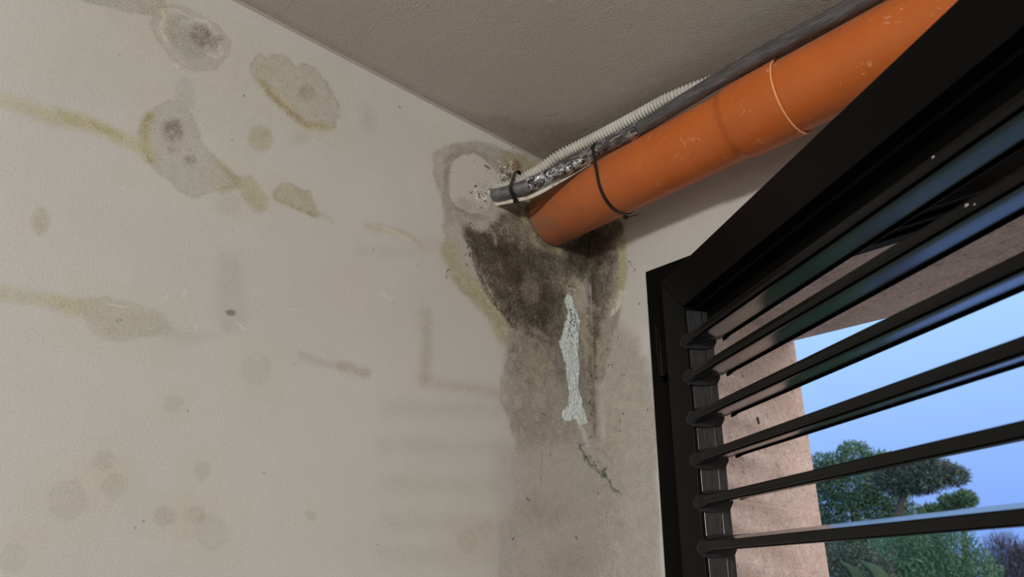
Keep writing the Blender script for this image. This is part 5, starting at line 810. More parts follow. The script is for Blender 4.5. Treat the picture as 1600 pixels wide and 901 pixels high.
def stone(axis):
    m = mat('travertine_' + axis, (0.5, 0.38, 0.33), 0.75, spec=0.3)
    v = coord(m)
    big = noise(m, v, 7, 5, 0.6, 0.6)
    c = ramp(m, big, [(0.3, (0.485, 0.41, 0.375)), (0.5, (0.565, 0.485, 0.45)), (0.72, (0.64, 0.565, 0.53))])
    mid = noise(m, coord(m, (1, 0.8, 1)), 62, 4, 0.7)
    c = mixc(m, 1.0, c, ramp(m, mid, [(0.30, (0.60, 0.57, 0.56)), (0.43, (0.94, 0.93, 0.93)), (0.6, (1.02, 1.02, 1.01)), (0.74, (1.3, 1.32, 1.3))]), 'MULTIPLY')
    sp = noise(m, v, 210, 2, 0.6)
    c = mixc(m, 1.0, c, ramp(m, sp, [(0.3, (0.62, 0.60, 0.58)), (0.44, (1, 1, 1)), (0.62, (1, 1, 1)), (0.72, (1.55, 1.55, 1.5))]), 'MULTIPLY')
    sep = N(m, 'ShaderNodeSeparateXYZ'); LK(m, v, sep.inputs[0])
    if axis == 'z': q = math_n(m, 'SUBTRACT', sep.outputs[2], 1.780 - 0.2 - 4)
    else: q = math_n(m, 'SUBTRACT', sep.outputs[0], 0.522 - 0.2 - 4)
    q = math_n(m, 'MODULO', q, 0.4)
    q = math_n(m, 'ABSOLUTE', math_n(m, 'SUBTRACT', q, 0.2))
    jr = ramp(m, q, [(0.0, (1, 1, 1)), (0.0016, (1, 1, 1)), (0.0028, (0, 0, 0))])
    c = mixc(m, math_n(m, 'MULTIPLY', jr, 0.8), c, (0.62, 0.54, 0.48))
    LK(m, c, bsdf(m).inputs['Base Color'])
    h = bump(m, mid, 0.5, 0.002)
    h = bump(m, jr, -0.6, 0.0015, h)
    LK(m, h, bsdf(m).inputs['Normal'])
    return m
M_STONE_Z = stone('z'); M_STONE_X = stone('x')

M_BLACK = mat('dark_powder_coated_aluminium', (0.0028, 0.0027, 0.0026), 0.45, spec=0.13)
v = coord(M_BLACK)
LK(M_BLACK, bump(M_BLACK, noise(M_BLACK, v, 900, 2), 0.06, 0.0004), bsdf(M_BLACK).inputs['Normal'])
M_SLAT = mat('dark_satin_slat_metal', (0.0022, 0.0021, 0.0019), 0.19, spec=0.32)
M_TRACK = mat('grey_aluminium_track', (0.035, 0.034, 0.035), 0.25, metal=0.3)
v = coord(M_TRACK)
tn = noise(M_TRACK, coord(M_TRACK, (1, 1, 0.08)), 300, 3)
LK(M_TRACK, ramp(M_TRACK, tn, [(0.3, (0.03, 0.03, 0.032)), (0.7, (0.065, 0.064, 0.066))]), bsdf(M_TRACK).inputs['Base Color'])
M_CLIP = mat('black_slat_clip_plastic', (0.007, 0.007, 0.009), 0.5, spec=0.4)
M_TIE = mat('black_nylon', (0.008, 0.008, 0.008), 0.35)
M_SPECK = mat('dried_paint_fleck', (0.6, 0.56, 0.48), 0.8)

def orange(name, rub):
    m = mat(name, (0.56, 0.13, 0.03), 0.36, spec=0.35)
    v = coord(m)
    sep = N(m, 'ShaderNodeSeparateXYZ'); LK(m, v, sep.inputs[0])
    n = noise(m, v, 9, 4, 0.6)
    c = ramp(m, n, [(0.3, (0.50, 0.118, 0.024)), (0.7, (0.58, 0.143, 0.028))])
    # pale scuffs and dust
    sc = noise(m, coord(m, (1.0, 0.35, 1.0), (0.5, 0.3, 0.6)), 85, 5, 0.72, 0.9)
    sm = ramp(m, sc, [(0.60, (0, 0, 0)), (0.66, (rub, rub, rub))])
    gate = ramp(m, noise(m, v, 14, 2), [(0.47, (0, 0, 0)), (0.6, (1, 1, 1))])
    sm = mixc(m, 1.0, sm, gate, 'MULTIPLY')
    c = mixc(m, sm, c, (0.75, 0.42, 0.26))
    # grime on the stretch next to the wet wall
    near = N(m, 'ShaderNodeMapRange'); near.inputs[1].default_value = 0.30; near.inputs[2].default_value = 0.0
    LK(m, sep.outputs[0], near.inputs[0])
    gr = ramp(m, noise(m, v, 30, 5, 0.7), [(0.30, (0.25, 0.25, 0.25)), (0.62, (1, 1, 1))])
    fac = math_n(m, 'MULTIPLY', near.outputs[0], gr)
    fac = math_n(m, 'MULTIPLY', fac, 1.0)
    c = mixc(m, fac, c, (0.30, 0.13, 0.075))
    # settled dust on the upper flank
    sg = N(m, 'ShaderNodeNewGeometry'); ss = N(m, 'ShaderNodeSeparateXYZ'); LK(m, sg.outputs['Normal'], ss.inputs[0])
    du = N(m, 'ShaderNodeMapRange'); du.inputs[1].default_value = 0.25; du.inputs[2].default_value = 0.95; du.inputs[4].default_value = 0.55
    LK(m, ss.outputs[2], du.inputs[0])
    du2 = math_n(m, 'MULTIPLY', du.outputs[0], noise(m, v, 55, 4, 0.7))
    c = mixc(m, du2, c, (0.52, 0.40, 0.34))
    LK(m, c, bsdf(m).inputs['Base Color'])
    LK(m, ramp(m, n, [(0.3, (0.33, 0.33, 0.33)), (0.7, (0.48, 0.48, 0.48))]), bsdf(m).inputs['Roughness'])
    LK(m, bump(m, noise(m, v, 70, 3), 0.08, 0.0015), bsdf(m).inputs['Normal'])
    return m
M_PIPE = orange('orange_pipe_plastic', 0.8)
M_RIM = mat('pale_cut_pipe_edge', (0.78, 0.36, 0.17), 0.5)

# ------------------------------------------------------------------ room shell
H = 2.5
yl = np.r_[-4.2, -3.2, -2.2, -1.5, -1.2, np.arange(-1.04, -0.36, 0.0014), np.arange(-0.36, -0.0007, 0.0011), 0.0]
zl = np.r_[0.0, 0.6, 1.1, 1.45, np.arange(1.59, 2.4985, 0.0012), H]
grid_wall('wall_left', yl, zl, lambda u, v, h: np.c_[h, u, v], LEFT_STAINS_SHADE, lambda a, b: np.zeros(len(a), bool), M_LEFT)
XR, ZS, YO = 0.1752, 2.198, 0.5606          # stone reveal, soffit height, outer face
XO = 2.25                                    # far jamb of the opening
xr = np.r_[np.arange(0.0, 0.1745, 0.0011), XR, 0.3, 0.5, 0.8, 1.2, 1.7, XO, 3.0, 4.2]
zr = np.r_[0.0, 0.6, 1.1, 1.45, np.arange(1.59, 2.197, 0.0013), ZS, np.arange(2.205, 2.499, 0.004), H]
grid_wall('wall_right', xr, zr, lambda u, v, h: np.c_[u, -h, v], RIGHT_STAINS_TONES,
          lambda a, b: (a > XR) & (a < XO) & (b < ZS), M_RIGHT)

# ceiling: corner shade painted as a darker strip along the left wall, plus scratches
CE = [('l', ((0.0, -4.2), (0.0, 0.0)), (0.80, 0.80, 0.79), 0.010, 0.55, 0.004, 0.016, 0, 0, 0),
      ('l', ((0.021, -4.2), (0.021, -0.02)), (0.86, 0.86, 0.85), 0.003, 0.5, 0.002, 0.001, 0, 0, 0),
      ('p', ((0.0, 0.0), (0.0, -0.42), (0.05, -0.34), (0.13, -0.22), (0.20, 0.0)), (0.72, 0.71, 0.70), 0.03, 0.7, 0.02, 0, 0.3, 0.01, 0),
      ('l', ((0.118, -0.262), (0.128, -0.250), (0.138, -0.246)), (0.3, 0.3, 0.3), 0.0016, 0.8, 0.004, 0.0008, 0.3, 0, 0)]
xc = np.r_[np.arange(0, 0.3, 0.004), np.arange(0.3, 0.8, 0.02), 1.0, 1.6, 2.4, 3.2, 4.2]
yc = np.r_[-4.2, -3, -2, -1.4, np.arange(-1.1, -0.5, 0.01), np.arange(-0.5, -0.001, 0.004), 0.0]
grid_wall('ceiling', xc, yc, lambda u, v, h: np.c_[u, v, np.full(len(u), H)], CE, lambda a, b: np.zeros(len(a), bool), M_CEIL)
struct(solid('floor', [box(-0.1, 4.2, -4.2, 0.0, -0.12, 0.0)], M_FLOOR))
struct(solid('wall_back', [box(-0.1, 4.3, -4.4, -4.2, 0, H)], M_ROOM))
struct(solid('wall_far_end', [box(4.2, 4.4, -4.2, 0.56, 0, H)], M_ROOM))
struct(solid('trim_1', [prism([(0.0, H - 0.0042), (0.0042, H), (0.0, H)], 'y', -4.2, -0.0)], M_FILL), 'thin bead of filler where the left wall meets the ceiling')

# stone cladding of the opening: pier on the left, lintel above, pier at the far side
struct(solid('wall_outside', [box(-0.7, XR, 0.006, YO, -0.1, 2.9)], M_STONE_Z), 'pinkish travertine pier at the left of the opening')
struct(solid('trim_2', [box(XR, XO, 0.006, YO, ZS, 2.9)], M_STONE_X), 'travertine lintel over the opening')
struct(solid('wall_outside_far', [box(XO, 4.4, 0.006, YO, -0.1, 2.9)], M_STONE_Z))
bmp = bmesh.new()
bmesh.ops.create_uvsphere(bmp, u_segments=14, v_segments=8, radius=1.0)
for q in bmp.verts:
    q.co = Vector((q.co.x * 0.0022, q.co.y * 0.0042 * (1 + 0.25 * q.co.z), q.co.z * 0.0085))
mp_ = bpy.data.meshes.new('oval_speck'); bmp.to_mesh(mp_); bmp.free()
M_OVAL_SPECK = mat('dark_brown_speck', (0.035, 0.022, 0.014), 0.45)  # small dark oval of unknown kind
sn = link('dark_speck', mp_, M_OVAL_SPECK, smooth=0)
sn.location = (XR + 0.0015, 0.335, 1.960); sn.rotation_euler = (math.radians(12), 0, 0)
tag(sn, 'tiny dark brown oval speck clinging to the pink stone pier between two slats', 'insect')  # small dark oval of unknown kind, not known to be an insect

# ------------------------------------------------------------------ fixed frame of the opening
fr = empty('shutter_frame', (0.1565, 0, 0))
tag(fr, 'fixed black metal frame lining the stone opening in the right wall', 'frame')
def off(p, x=0.1565): return [(np.array(p[0]) - (x, 0, 0)).tolist(), p[1]]
jam = [box(0.1565, 0.228, -0.007, 0.012, 0.0, 2.219), box(0.1752, 0.222, 0.012, 0.05, 0.0, 2.17)]
solid('jamb', [off(q) for q in jam], M_BLACK, fr, 0.0008)
hd = [box(0.2285, XO + 0.02, -0.007, 0.012, 2.150, 2.219), box(0.2285, XO - 0.06, 0.012, 0.028, 2.143, 2.19), box(0.2285, XO - 0.06, 0.0283, 0.050, 2.137, 2.19)]
solid('head', [off(q) for q in hd], M_BLACK, fr, 0.0008)
solid('jamb', [off(box(XO - 0.05, XO + 0.02, -0.007, 0.05, 0.0, 2.149))], M_BLACK, fr, 0.0008)

# ------------------------------------------------------------------ louvred leaf, swung into the room
PX, PY = 0.23107, -0.055
RZ = math.atan2(-0.4883, 0.8727)
leaf = empty('louvred_shutter', (PX, PY, 0.0), RZ)
tag(leaf, 'black louvred metal shutter leaf swung open into the room from the frame', 'shutter')
S0, S1, LW = -0.006, 0.0745, 1.04
TOP, RB = 1.624 + 0.535, 1.624 + 0.456
DP = 0.052
g = 0.0004
# stile outline in (x,z), mitred to the top rail
st = [(S0, 0.02), (S1, 0.02), (S1, RB), (S0, TOP - g * 2)]
rl = [(S0 + g * 2, TOP), (S1 + g, RB + g), (LW - 0.08, RB + g), (LW, TOP)]
rs = [(LW - 0.0805, 0.02), (LW, 0.02), (LW, TOP - g * 2), (LW - 0.0805, RB)]
def xz(poly, y0, y1): return prism(poly, 'y', y0, y1)
solid('stile', [xz(st, 0.0, DP)], M_BLACK, leaf, 0.0009)
solid('stile', [xz(rs, 0.0, DP)], M_BLACK, leaf, 0.0009)
rail = solid('rail', [xz(rl, 0.0, DP)], M_BLACK, leaf, 0.0009)
solid('rail', [xz([(S1 + g, 0.02), (LW - 0.081, 0.02), (LW - 0.081, 0.11), (S1 + g, 0.11)], 0.0, DP)], M_BLACK, leaf, 0.0009)
# shallow bead under the top rail
solid('bead', [box(S1 + g, LW - 0.081, 0.0445, 0.0515, RB - 0.036, RB), box(S1 + g, LW - 0.081, 0.020, 0.0440, RB - 0.006, RB)], M_BLACK, leaf, 0.0007)
tr = solid('slat_track', [box(S1, S1 + 0.0022, 0.006, 0.0345, 0.11, RB - 0.0075), box(S1, S1 + 0.0022, 0.0365, DP, 0.11, RB - 0.0075)], M_TRACK, leaf, 0.0005)
tr['label'] = 'grey brushed metal strips on the inner side of the stile'

prof = [(0.0018, 0.0006), (0.0004, -0.0008), (0, -0.0025), (0, -0.0088), (0.0004, -0.0102), (0.0014, -0.0114), (0.0030, -0.0123), (0.0051, -0.0129), (0.0075, -0.0131), (0.0105, -0.0129),
        (0.025, -0.0092), (0.045, -0.0040), (0.0670, 0.0019), (0.0672, 0.0062), (0.0736, 0.0078), (0.0741, 0.0010), (0.0750, 0.0003), (0.0763, 0.0010), (0.0768, 0.0040),
        (0.0766, 0.0120), (0.0750, 0.0142), (0.055, 0.0112), (0.035, 0.0076), (0.015, 0.0034)]
NY = -0.006
def slat_mesh():
    me = bpy.data.meshes.new('slat')
    v, f = prism([(t + NY, z) for t, z in prof], 'x', S1 + 0.014, LW - 0.0805 - 0.014)
    me.from_pydata([tuple(map(float, p)) for p in v], [], f)
    bm = bmesh.new(); bm.from_mesh(me); bmesh.ops.recalc_face_normals(bm, faces=bm.faces); bm.to_mesh(me); bm.free()
    me.polygons.foreach_set('use_smooth', [True] * len(me.polygons)); me.set_sharp_from_angle(angle=math.radians(24))
    me.materials.append(M_SLAT)
    return me
def clip_mesh(x0, x1, sgn):
    """moulded sleeve that grips the end of a slat, with a rounded nose lapping the stile"""
    cx = 0.036; cz = 0.001
    def ring(x, k, dx=0.0):
        out = []
        for (t, z) in prof:
            lx = t - cx; kf = k * (1 - 0.75 * t / 0.077)
            out.append((x, cx + lx * (1 + 0.05 * k) + NY, cz + (z - cz - 0.19 * lx) * (1 + 0.42 * kf) + 0.19 * lx))
        return out
    rings = [ring(x0, 1.0), ring(x0 + sgn * 0.004, 1.15), ring(x0 + sgn * 0.014, 0.9), ring(x0 + sgn * 0.019, 0.45), ring(x0 + sgn * 0.025, 0.1)]
    n = len(prof); v = [p for r in rings for p in r]; f = []
    for i in range(len(rings) - 1):
        f += [(i * n + k, i * n + (k + 1) % n, (i + 1) * n + (k + 1) % n, (i + 1) * n + k) for k in range(n)]
    f += [tuple(range(n)), tuple(range((len(rings) - 1) * n, len(rings) * n))]
    # nose pad in front of the stile
    b = bmesh.new(); bmesh.ops.create_uvsphere(b, u_segments=14, v_segments=10, radius=1)
    b.verts.ensure_lookup_table(); k = len(v)
    for q in b.verts:
        v.append((x0 - sgn * 0.002 + q.co.x * 0.0125, NY + 0.0035 + q.co.y * 0.0065, -0.0075 + q.co.z * 0.0090))
    f += [tuple(k + q.index for q in fc.verts) for fc in b.faces]; b.free()
    # small bearing wing under the slat
    wv, wf = prism([(0.004, -0.0215), (0.030, -0.0215), (0.054, -0.0165), (0.060, -0.006), (0.058, 0.012), (0.030, 0.0135), (0.012, 0.010), (0.002, -0.004), (-0.001, -0.015)], 'x', min(x0, x0 + sgn * 0.007), max(x0, x0 + sgn * 0.007))
    k = len(v); v += [(p[0], p[1] + NY, p[2]) for p in wv]; f += [tuple(i + k for i in q) for q in wf]
    me = bpy.data.meshes.new('slat_clip'); me.from_pydata([tuple(map(float, p)) for p in v], [], f)
    bm = bmesh.new(); bm.from_mesh(me); bmesh.ops.recalc_face_normals(bm, faces=bm.faces); bm.to_mesh(me); bm.free()
    me.polygons.foreach_set('use_smooth', [True] * len(me.polygons)); me.set_sharp_from_angle(angle=math.radians(38))
    me.materials.append(M_CLIP)
    return me
SM = slat_mesh(); C1 = clip_mesh(S1 + 0.0024, S1 + 0.034, 1); C2 = clip_mesh(LW - 0.0829, LW - 0.1145, -1)
zs = [0.9887 * q + 1.624 for q in (0.4015, 0.3365, 0.2650, 0.1964, 0.1297, 0.0619)]
while zs[-1] > 0.22: zs.append(zs[-1] - 0.0671)
slats = []
for z in zs:
    s = bpy.data.objects.new('slat', SM); COL.objects.link(s); s.parent = leaf; s.location = (0, 0, z)
    for c in (C1, C2):
        k = bpy.data.objects.new('slat_clip', c); COL.objects.link(k); k.parent = s
    slats.append(s)
def fleck(par, x, z, rx, rz):
    b = bmesh.new(); bmesh.ops.create_icosphere(b, subdivisions=2, radius=1)
    for q in b.verts:
        w = 1 + 0.3 * math.sin(q.co.x * 5 + q.co.z * 3)
        q.co = Vector((q.co.x * rx * w, q.co.y * 0.0005, q.co.z * rz * w))
    me = bpy.data.meshes.new('paint_fleck'); b.to_mesh(me); b.free()
    o = link('paint_fleck', me, M_SPECK, par, 0); o.location = (x, NY - 0.0002, z); o['label'] = 'small pale fleck of dried paint'
fleck(slats[0], 0.6515, -0.0025, 0.0018, 0.0012)
fleck(slats[1], 0.673, -0.0048, 0.0024, 0.0013)
fleck(slats[1], 0.681, -0.0085, 0.0010, 0.0008)
# hinge on the frame side
hv = empty('hinge', (0.1555 * 0, 0, 0)); bpy.data.objects.remove(hv)
hp = []
inv = Matrix.Rotation(-RZ, 3, 'Z')
def tolocal(p): return tuple(inv @ (Vector(p) - Vector((PX, PY, 0))))
hy = -0.024
for (cx_, r_, z0, z1) in ((0.1935, 0.0075, 1.985, 2.088),):
    pts = [(cx_ + r_ * math.cos(a), hy + r_ * math.sin(a)) for a in np.linspace(0, 2 * math.pi, 20, endpoint=False)]
    pv, pf = prism(pts, 'z', z0, z1); hp.append(([tolocal(p) for p in pv], pf))
pv, pf = box(0.181, 0.189, -0.021, -0.0075, 1.980, 2.083); hp.append(([tolocal(p) for p in pv], pf))
pv, pf = box(0.1975, 0.226, -0.030, -0.024, 1.988, 2.085); hp.append(([tolocal(p) for p in pv], pf))
solid('hinge', hp, M_BLACK, leaf, 0.0006, 35)

# ------------------------------------------------------------------ orange drain pipe along the right wall
PYC, PZC, PR = -0.132, 0.735 + 1.624, 0.0625
def lathe_x(prof_xr, seg=96):
    v = []; f = []
    for (x, r) in prof_xr:
        v += [(x, PYC + r * math.cos(a), PZC + r * math.sin(a)) for a in np.linspace(0, 2 * math.pi, seg, endpoint=False)]
    for i in range(len(prof_xr) - 1):
        f += [(i * seg + k, i * seg + (k + 1) % seg, (i + 1) * seg + (k + 1) % seg, (i + 1) * seg + k) for k in range(seg)]
    return v, f
pipe = empty('drain_pipe', (0, 0, 0))
tag(pipe, 'thick orange plastic drain pipe running along the top of the right wall', 'pipe')
xs = np.linspace(0.003, 0.455, 24)
pr = [(0.003, PR - 0.004)] + [(x, PR) for x in xs]
for t in np.linspace(0, 1, 9)[1:]: pr.append((0.457 + 0.020 * t, PR + 0.0042 * (t * t * (3 - 2 * t))))
pr += [(0.50, PR + 0.0044), (0.54, PR + 0.0044), (0.566, PR + 0.0044)]
o = raw('pipe_section', *lathe_x(pr), M_PIPE, pipe, 40)
o = raw('socket_rim', *lathe_x([(0.566, PR + 0.0044), (0.5676, PR + 0.0042), (0.5682, PR + 0.0034), (0.5678, PR + 0.0016), (0.5660, PR + 0.0010), (0.540, PR + 0.0008)]), M_RIM, pipe, 60)
o['label'] = 'pale cut edge of the pipe socket'
raw('pipe_section', *lathe_x([(0.53, PR - 0.0005)] + [(x, PR) for x in np.linspace(0.535, 4.19, 60)]), M_PIPE, pipe, 40)

# ------------------------------------------------------------------ cable bundle in grey wrap, on the shoulder of the pipe
BZ = 1.624
BP = [(-0.004, -0.286, 0.734 + BZ), (0.014, -0.285, 0.7285 + BZ), (0.04, -0.2752, 0.7295 + BZ), (0.07, -0.2610, 0.7340 + BZ), (0.11, -0.236, 0.7500 + BZ), (0.157, -0.205, 0.7730 + BZ),
      (0.215, -0.191, 0.787 + BZ), (0.30, -0.1880, 0.7860 + BZ), (0.40, -0.1895, 0.7895 + BZ), (0.50, -0.1910, 0.7915 + BZ), (0.60, -0.1910, 0.7915 + BZ), (0.75, -0.187, 0.790 + BZ), (1.2, -0.187, 0.789 + BZ), (2.4, -0.187, 0.79 + BZ)]
BC = catmull(BP, 16)
bundle = empty('cable_bundle', (0, 0, 0))
tag(bundle, 'thick grey wrapped cable bundle with crumpled silver tape, lying on the orange pipe', 'cable')
def cut(P, a, b): return P[(P[:, 0] >= a) & (P[:, 0] <= b)]
def crumple(P, r, amp, seg, f1, f2, ph=0):
    P, s = resample(P, 0.0022)
    def R(i, ang):
        n = fbm(np.full(len(ang), s[i]) * f1 + ph + ang * 0.9, np.abs(np.sin(ang / 2)) * f2 + s[i] * f1 * 0.4 + 4, 1.0, 4) - 0.5
        return r * (1 + amp * n)
    return sweep(P, R, seg)
M_WRAP = mat('dark_grey_cable_wrap', (0.085, 0.083, 0.086), 0.42, metal=0.15)
v = coord(M_WRAP, (0.12, 1, 1), (0, 0.12, 0.10))
wn = noise(M_WRAP, v, 260, 4, 0.7)
LK(M_WRAP, ramp(M_WRAP, wn, [(0.3, (0.05, 0.048, 0.05)), (0.55, (0.105, 0.10, 0.105)), (0.75, (0.22, 0.21, 0.215))]), bsdf(M_WRAP).inputs['Base Color'])
LK(M_WRAP, bump(M_WRAP, wn, 0.5, 0.0015), bsdf(M_WRAP).inputs['Normal'])
M_FOIL = mat('crumpled_silver_tape', (0.32, 0.32, 0.34), 0.22, metal=0.85)
v = coord(M_FOIL, (0.22, 1, 1), (0, 0.4, 0.5))
fn = noise(M_FOIL, v, 95, 3, 0.55, 1.6)
LK(M_FOIL, ramp(M_FOIL, fn, [(0.36, (0.03, 0.03, 0.032)), (0.48, (0.20, 0.20, 0.21)), (0.6, (0.55, 0.55, 0.57))]), bsdf(M_FOIL).inputs['Base Color'])
LK(M_FOIL, bump(M_FOIL, fn, 0.9, 0.008), bsdf(M_FOIL).inputs['Normal'])
M_BAND = mat('grey_smooth_tape', (0.15, 0.15, 0.162), 0.33, metal=0.35)
v = coord(M_BAND, (0.2, 1, 1))
bn_ = noise(M_BAND, v, 120, 4, 0.65)
LK(M_BAND, ramp(M_BAND, bn_, [(0.3, (0.08, 0.08, 0.09)), (0.7, (0.24, 0.24, 0.26))]), bsdf(M_BAND).inputs['Base Color'])
LK(M_BAND, bump(M_BAND, bn_, 0.4, 0.002), bsdf(M_BAND).inputs['Normal'])
raw('tape_wrap', *crumple(cut(BC, -0.01, 0.078), 0.0142, 0.10, 28, 20, 1.4), M_BAND, bundle, 0)['label'] = 'smooth grey tape where the bundle meets the wall'
raw('foil_tape', *crumple(cut(BC, 0.072, 0.305), 0.0148, 0.30, 36, 48, 2.4, 3), M_FOIL, bundle, 0)['label'] = 'crumpled shiny silver tape'
raw('sheath', *crumple(cut(BC, 0.298, 2.5), 0.0136, 0.12, 26, 12, 1.6, 9), M_WRAP, bundle, 0)

# flat white cable under the bundle
SP = [(-0.003, -0.2830, 0.7135 + BZ), (0.035, -0.2680, 0.7120 + BZ), (0.055, -0.2545, 0.7140 + BZ), (0.075, -0.2455, 0.7170 + BZ), (0.10, -0.2265, 0.7330 + BZ), (0.14, -0.2035, 0.7515 + BZ), (0.165, -0.1950, 0.7600 + BZ), (0.180, -0.1910, 0.7645 + BZ)]
M_WHITE = mat('dirty_white_plastic', (0.62, 0.57, 0.50), 0.55)
v = coord(M_WHITE)
LK(M_WHITE, ramp(M_WHITE, noise(M_WHITE, v, 75, 4, 0.7), [(0.36, (0.30, 0.25, 0.19)), (0.5, (0.62, 0.58, 0.50)), (0.75, (0.70, 0.66, 0.60))]), bsdf(M_WHITE).inputs['Base Color'])
SPc, ss_ = resample(catmull(SP, 10), 0.003)
def srad(i, ang): return 0.0046 * (1 + 0.35 * (fbm(np.full(len(ang), ss_[i] * 90), ang * 0.7, 1, 3) - 0.5)) * (1 if ss_[i] < 0.12 else max(0.15, 1 - (ss_[i] - 0.12) * 14))
strip = raw('white_cable', *sweep(SPc, srad, 14, (0.55, 1.0)), M_WHITE, None, 0)
tag(strip, 'thin torn white strip running below the grey cable bundle', 'cable')

# corrugated conduit
CP = [(-0.003, -0.2790, 0.7480 + BZ), (0.012, -0.2740, 0.7500 + BZ), (0.04, -0.2580, 0.7590 + BZ), (0.085, -0.2360, 0.7790 + BZ), (0.12, -0.2230, 0.7960 + BZ), (0.150, -0.2060, 0.8090 + BZ),
      (0.1836, -0.1965, 0.8140 + BZ), (0.24, -0.1910, 0.8155 + BZ), (0.30, -0.188, 0.8155 + BZ), (0.36, -0.186, 0.8150 + BZ), (0.415, -0.178, 0.814 + BZ), (0.47, -0.164, 0.814 + BZ), (0.54, -0.154, 0.815 + BZ), (0.8, -0.15, 0.815 + BZ), (2.4, -0.15, 0.815 + BZ)]
CC, cs = resample(catmull(CP, 14), 0.0070 / 10)
CC = CC[:int(1.1 / (0.0070 / 10))]
def crad(i, ang):
    ph = (i % 10) / 10 * 2 * math.pi
    w = 0.5 + 0.5 * math.cos(ph); w = w ** 0.55
    return np.full(len(ang), 0.0086 + 0.0043 * w)
M_COND = mat('grey_white_conduit_plastic', (0.60, 0.585, 0.55), 0.42)
v = coord(M_COND)
cc_ = ramp(M_COND, noise(M_COND, v, 22, 3), [(0.35, (0.50, 0.48, 0.44)), (0.65, (0.64, 0.62, 0.585))])
sx = N(M_COND, 'ShaderNodeSeparateXYZ'); LK(M_COND, v, sx.inputs[0])
nr = N(M_COND, 'ShaderNodeMapRange'); nr.inputs[1].default_value = 0.20; nr.inputs[2].default_value = 0.06
LK(M_COND, sx.outputs[0], nr.inputs[0])
dr = math_n(M_COND, 'MULTIPLY', nr.outputs[0], ramp(M_COND, noise(M_COND, v, 70, 3, 0.7), [(0.42, (0, 0, 0)), (0.6, (1, 1, 1))]))
cc_ = mixc(M_COND, math_n(M_COND, 'MULTIPLY', dr, 0.3), cc_, (0.24, 0.19, 0.12))
LK(M_COND, cc_, bsdf(M_COND).inputs['Base Color'])
cond = raw('corrugated_conduit', *sweep(CC, crad, 24), M_COND, None, 0)
tag(cond, 'off-white corrugated flexible conduit between the grey bundle and the ceiling', 'conduit')

# cable ties
def hull(circles, n=40):
    pts = []
    for (y, z, r) in circles:
        pts += [(y + r * math.cos(a), z + r * math.sin(a)) for a in np.linspace(0, 2 * math.pi, n, endpoint=False)]
    pts = sorted(set(pts))
    def cr_(o, a, b): return (a[0] - o[0]) * (b[1] - o[1]) - (a[1] - o[1]) * (b[0] - o[0])
    def half(ps):
        h = []
        for p in ps:
            while len(h) > 1 and cr_(h[-2], h[-1], p) <= 0: h.pop()
            h.append(p)
        return h[:-1]
    return half(pts) + half(pts[::-1])
def tie(x_of, circles, width, thick, headpos, headsz, label, tail=None):
    t = empty('cable_tie', (0, 0, 0)); tag(t, label, 'cable tie')
    hp_ = hull(circles); P = np.array([(x_of(y, z), y, z) for y, z in hp_])
    P = np.vstack([P, P[:1]]); P, _ = resample(P, 0.004); P = P[:-1]
    n = len(P); c = P.mean(0); vv = []; ff = []
    for i in range(n):
        T = P[(i + 1) % n] - P[i - 1]; T /= np.linalg.norm(T)
        nrm = np.cross(T, (1, 0, 0)); nrm /= np.linalg.norm(nrm)
        if nrm.dot(P[i] - c) < 0: nrm = -nrm
        X = np.cross(nrm, T)
        for a, b in ((-1, 0), (1, 0), (1, 1), (-1, 1)): vv.append(P[i] + X * a * width / 2 + nrm * b * thick)
    for i in range(n):
        j = (i + 1) % n
        ff += [(i * 4 + k, i * 4 + (k + 1) % 4, j * 4 + (k + 1) % 4, j * 4 + k) for k in range(4)]
    solid('strap', [(vv, ff)], M_TIE, t)
    hx, hy_, hz = headpos; a, b, c_ = headsz
    solid('head', [box(hx - a, hx + a, hy_ - b, hy_ + b, hz - c_, hz + c_), box(hx - a * 0.6, hx + a * 0.6, hy_ - b * 1.25, hy_ - b, hz - c_ * 0.6, hz + c_ * 0.6)], M_TIE, t, 0.0008)
    if tail is not None:
        solid('tail', [sweep(catmull(tail, 6), 0.0016, 8, (1.3, 0.6))], M_TIE, t)
    return t
pz = PZC
tie(lambda y, z: 0.198 + (z - pz) * 0.04 - (y - PYC) * 0.03, [(PYC, PZC, PR + 0.0004), (-0.1935, 0.7835 + BZ, 0.0152)], 0.0064, 0.0015,
    (0.196, PYC + 0.020, PZC - PR - 0.0052), (0.0034, 0.0038, 0.0038), 'long black cable tie looped around the orange pipe',
    [(0.197, PYC + 0.022, PZC - PR - 0.003), (0.206, PYC + 0.026, PZC - PR - 0.004), (0.216, PYC + 0.034, PZC - PR - 0.001)])
tie(lambda y, z: 0.044 - (y + 0.26) * 0.25, [(-0.2738, 0.7295 + BZ, 0.0150), (-0.2620, 0.7650 + BZ, 0.0128), (-0.2640, 0.7120 + BZ, 0.0062)], 0.0085, 0.0014,
    (0.046, -0.2700, 0.7070 + BZ), (0.0036, 0.0040, 0.0036), 'short black cable tie binding the grey bundle to the conduit near the stained wall',
    [(0.048, -0.271, 0.7045 + BZ), (0.050, -0.266, 0.697 + BZ), (0.052, -0.260, 0.692 + BZ)])

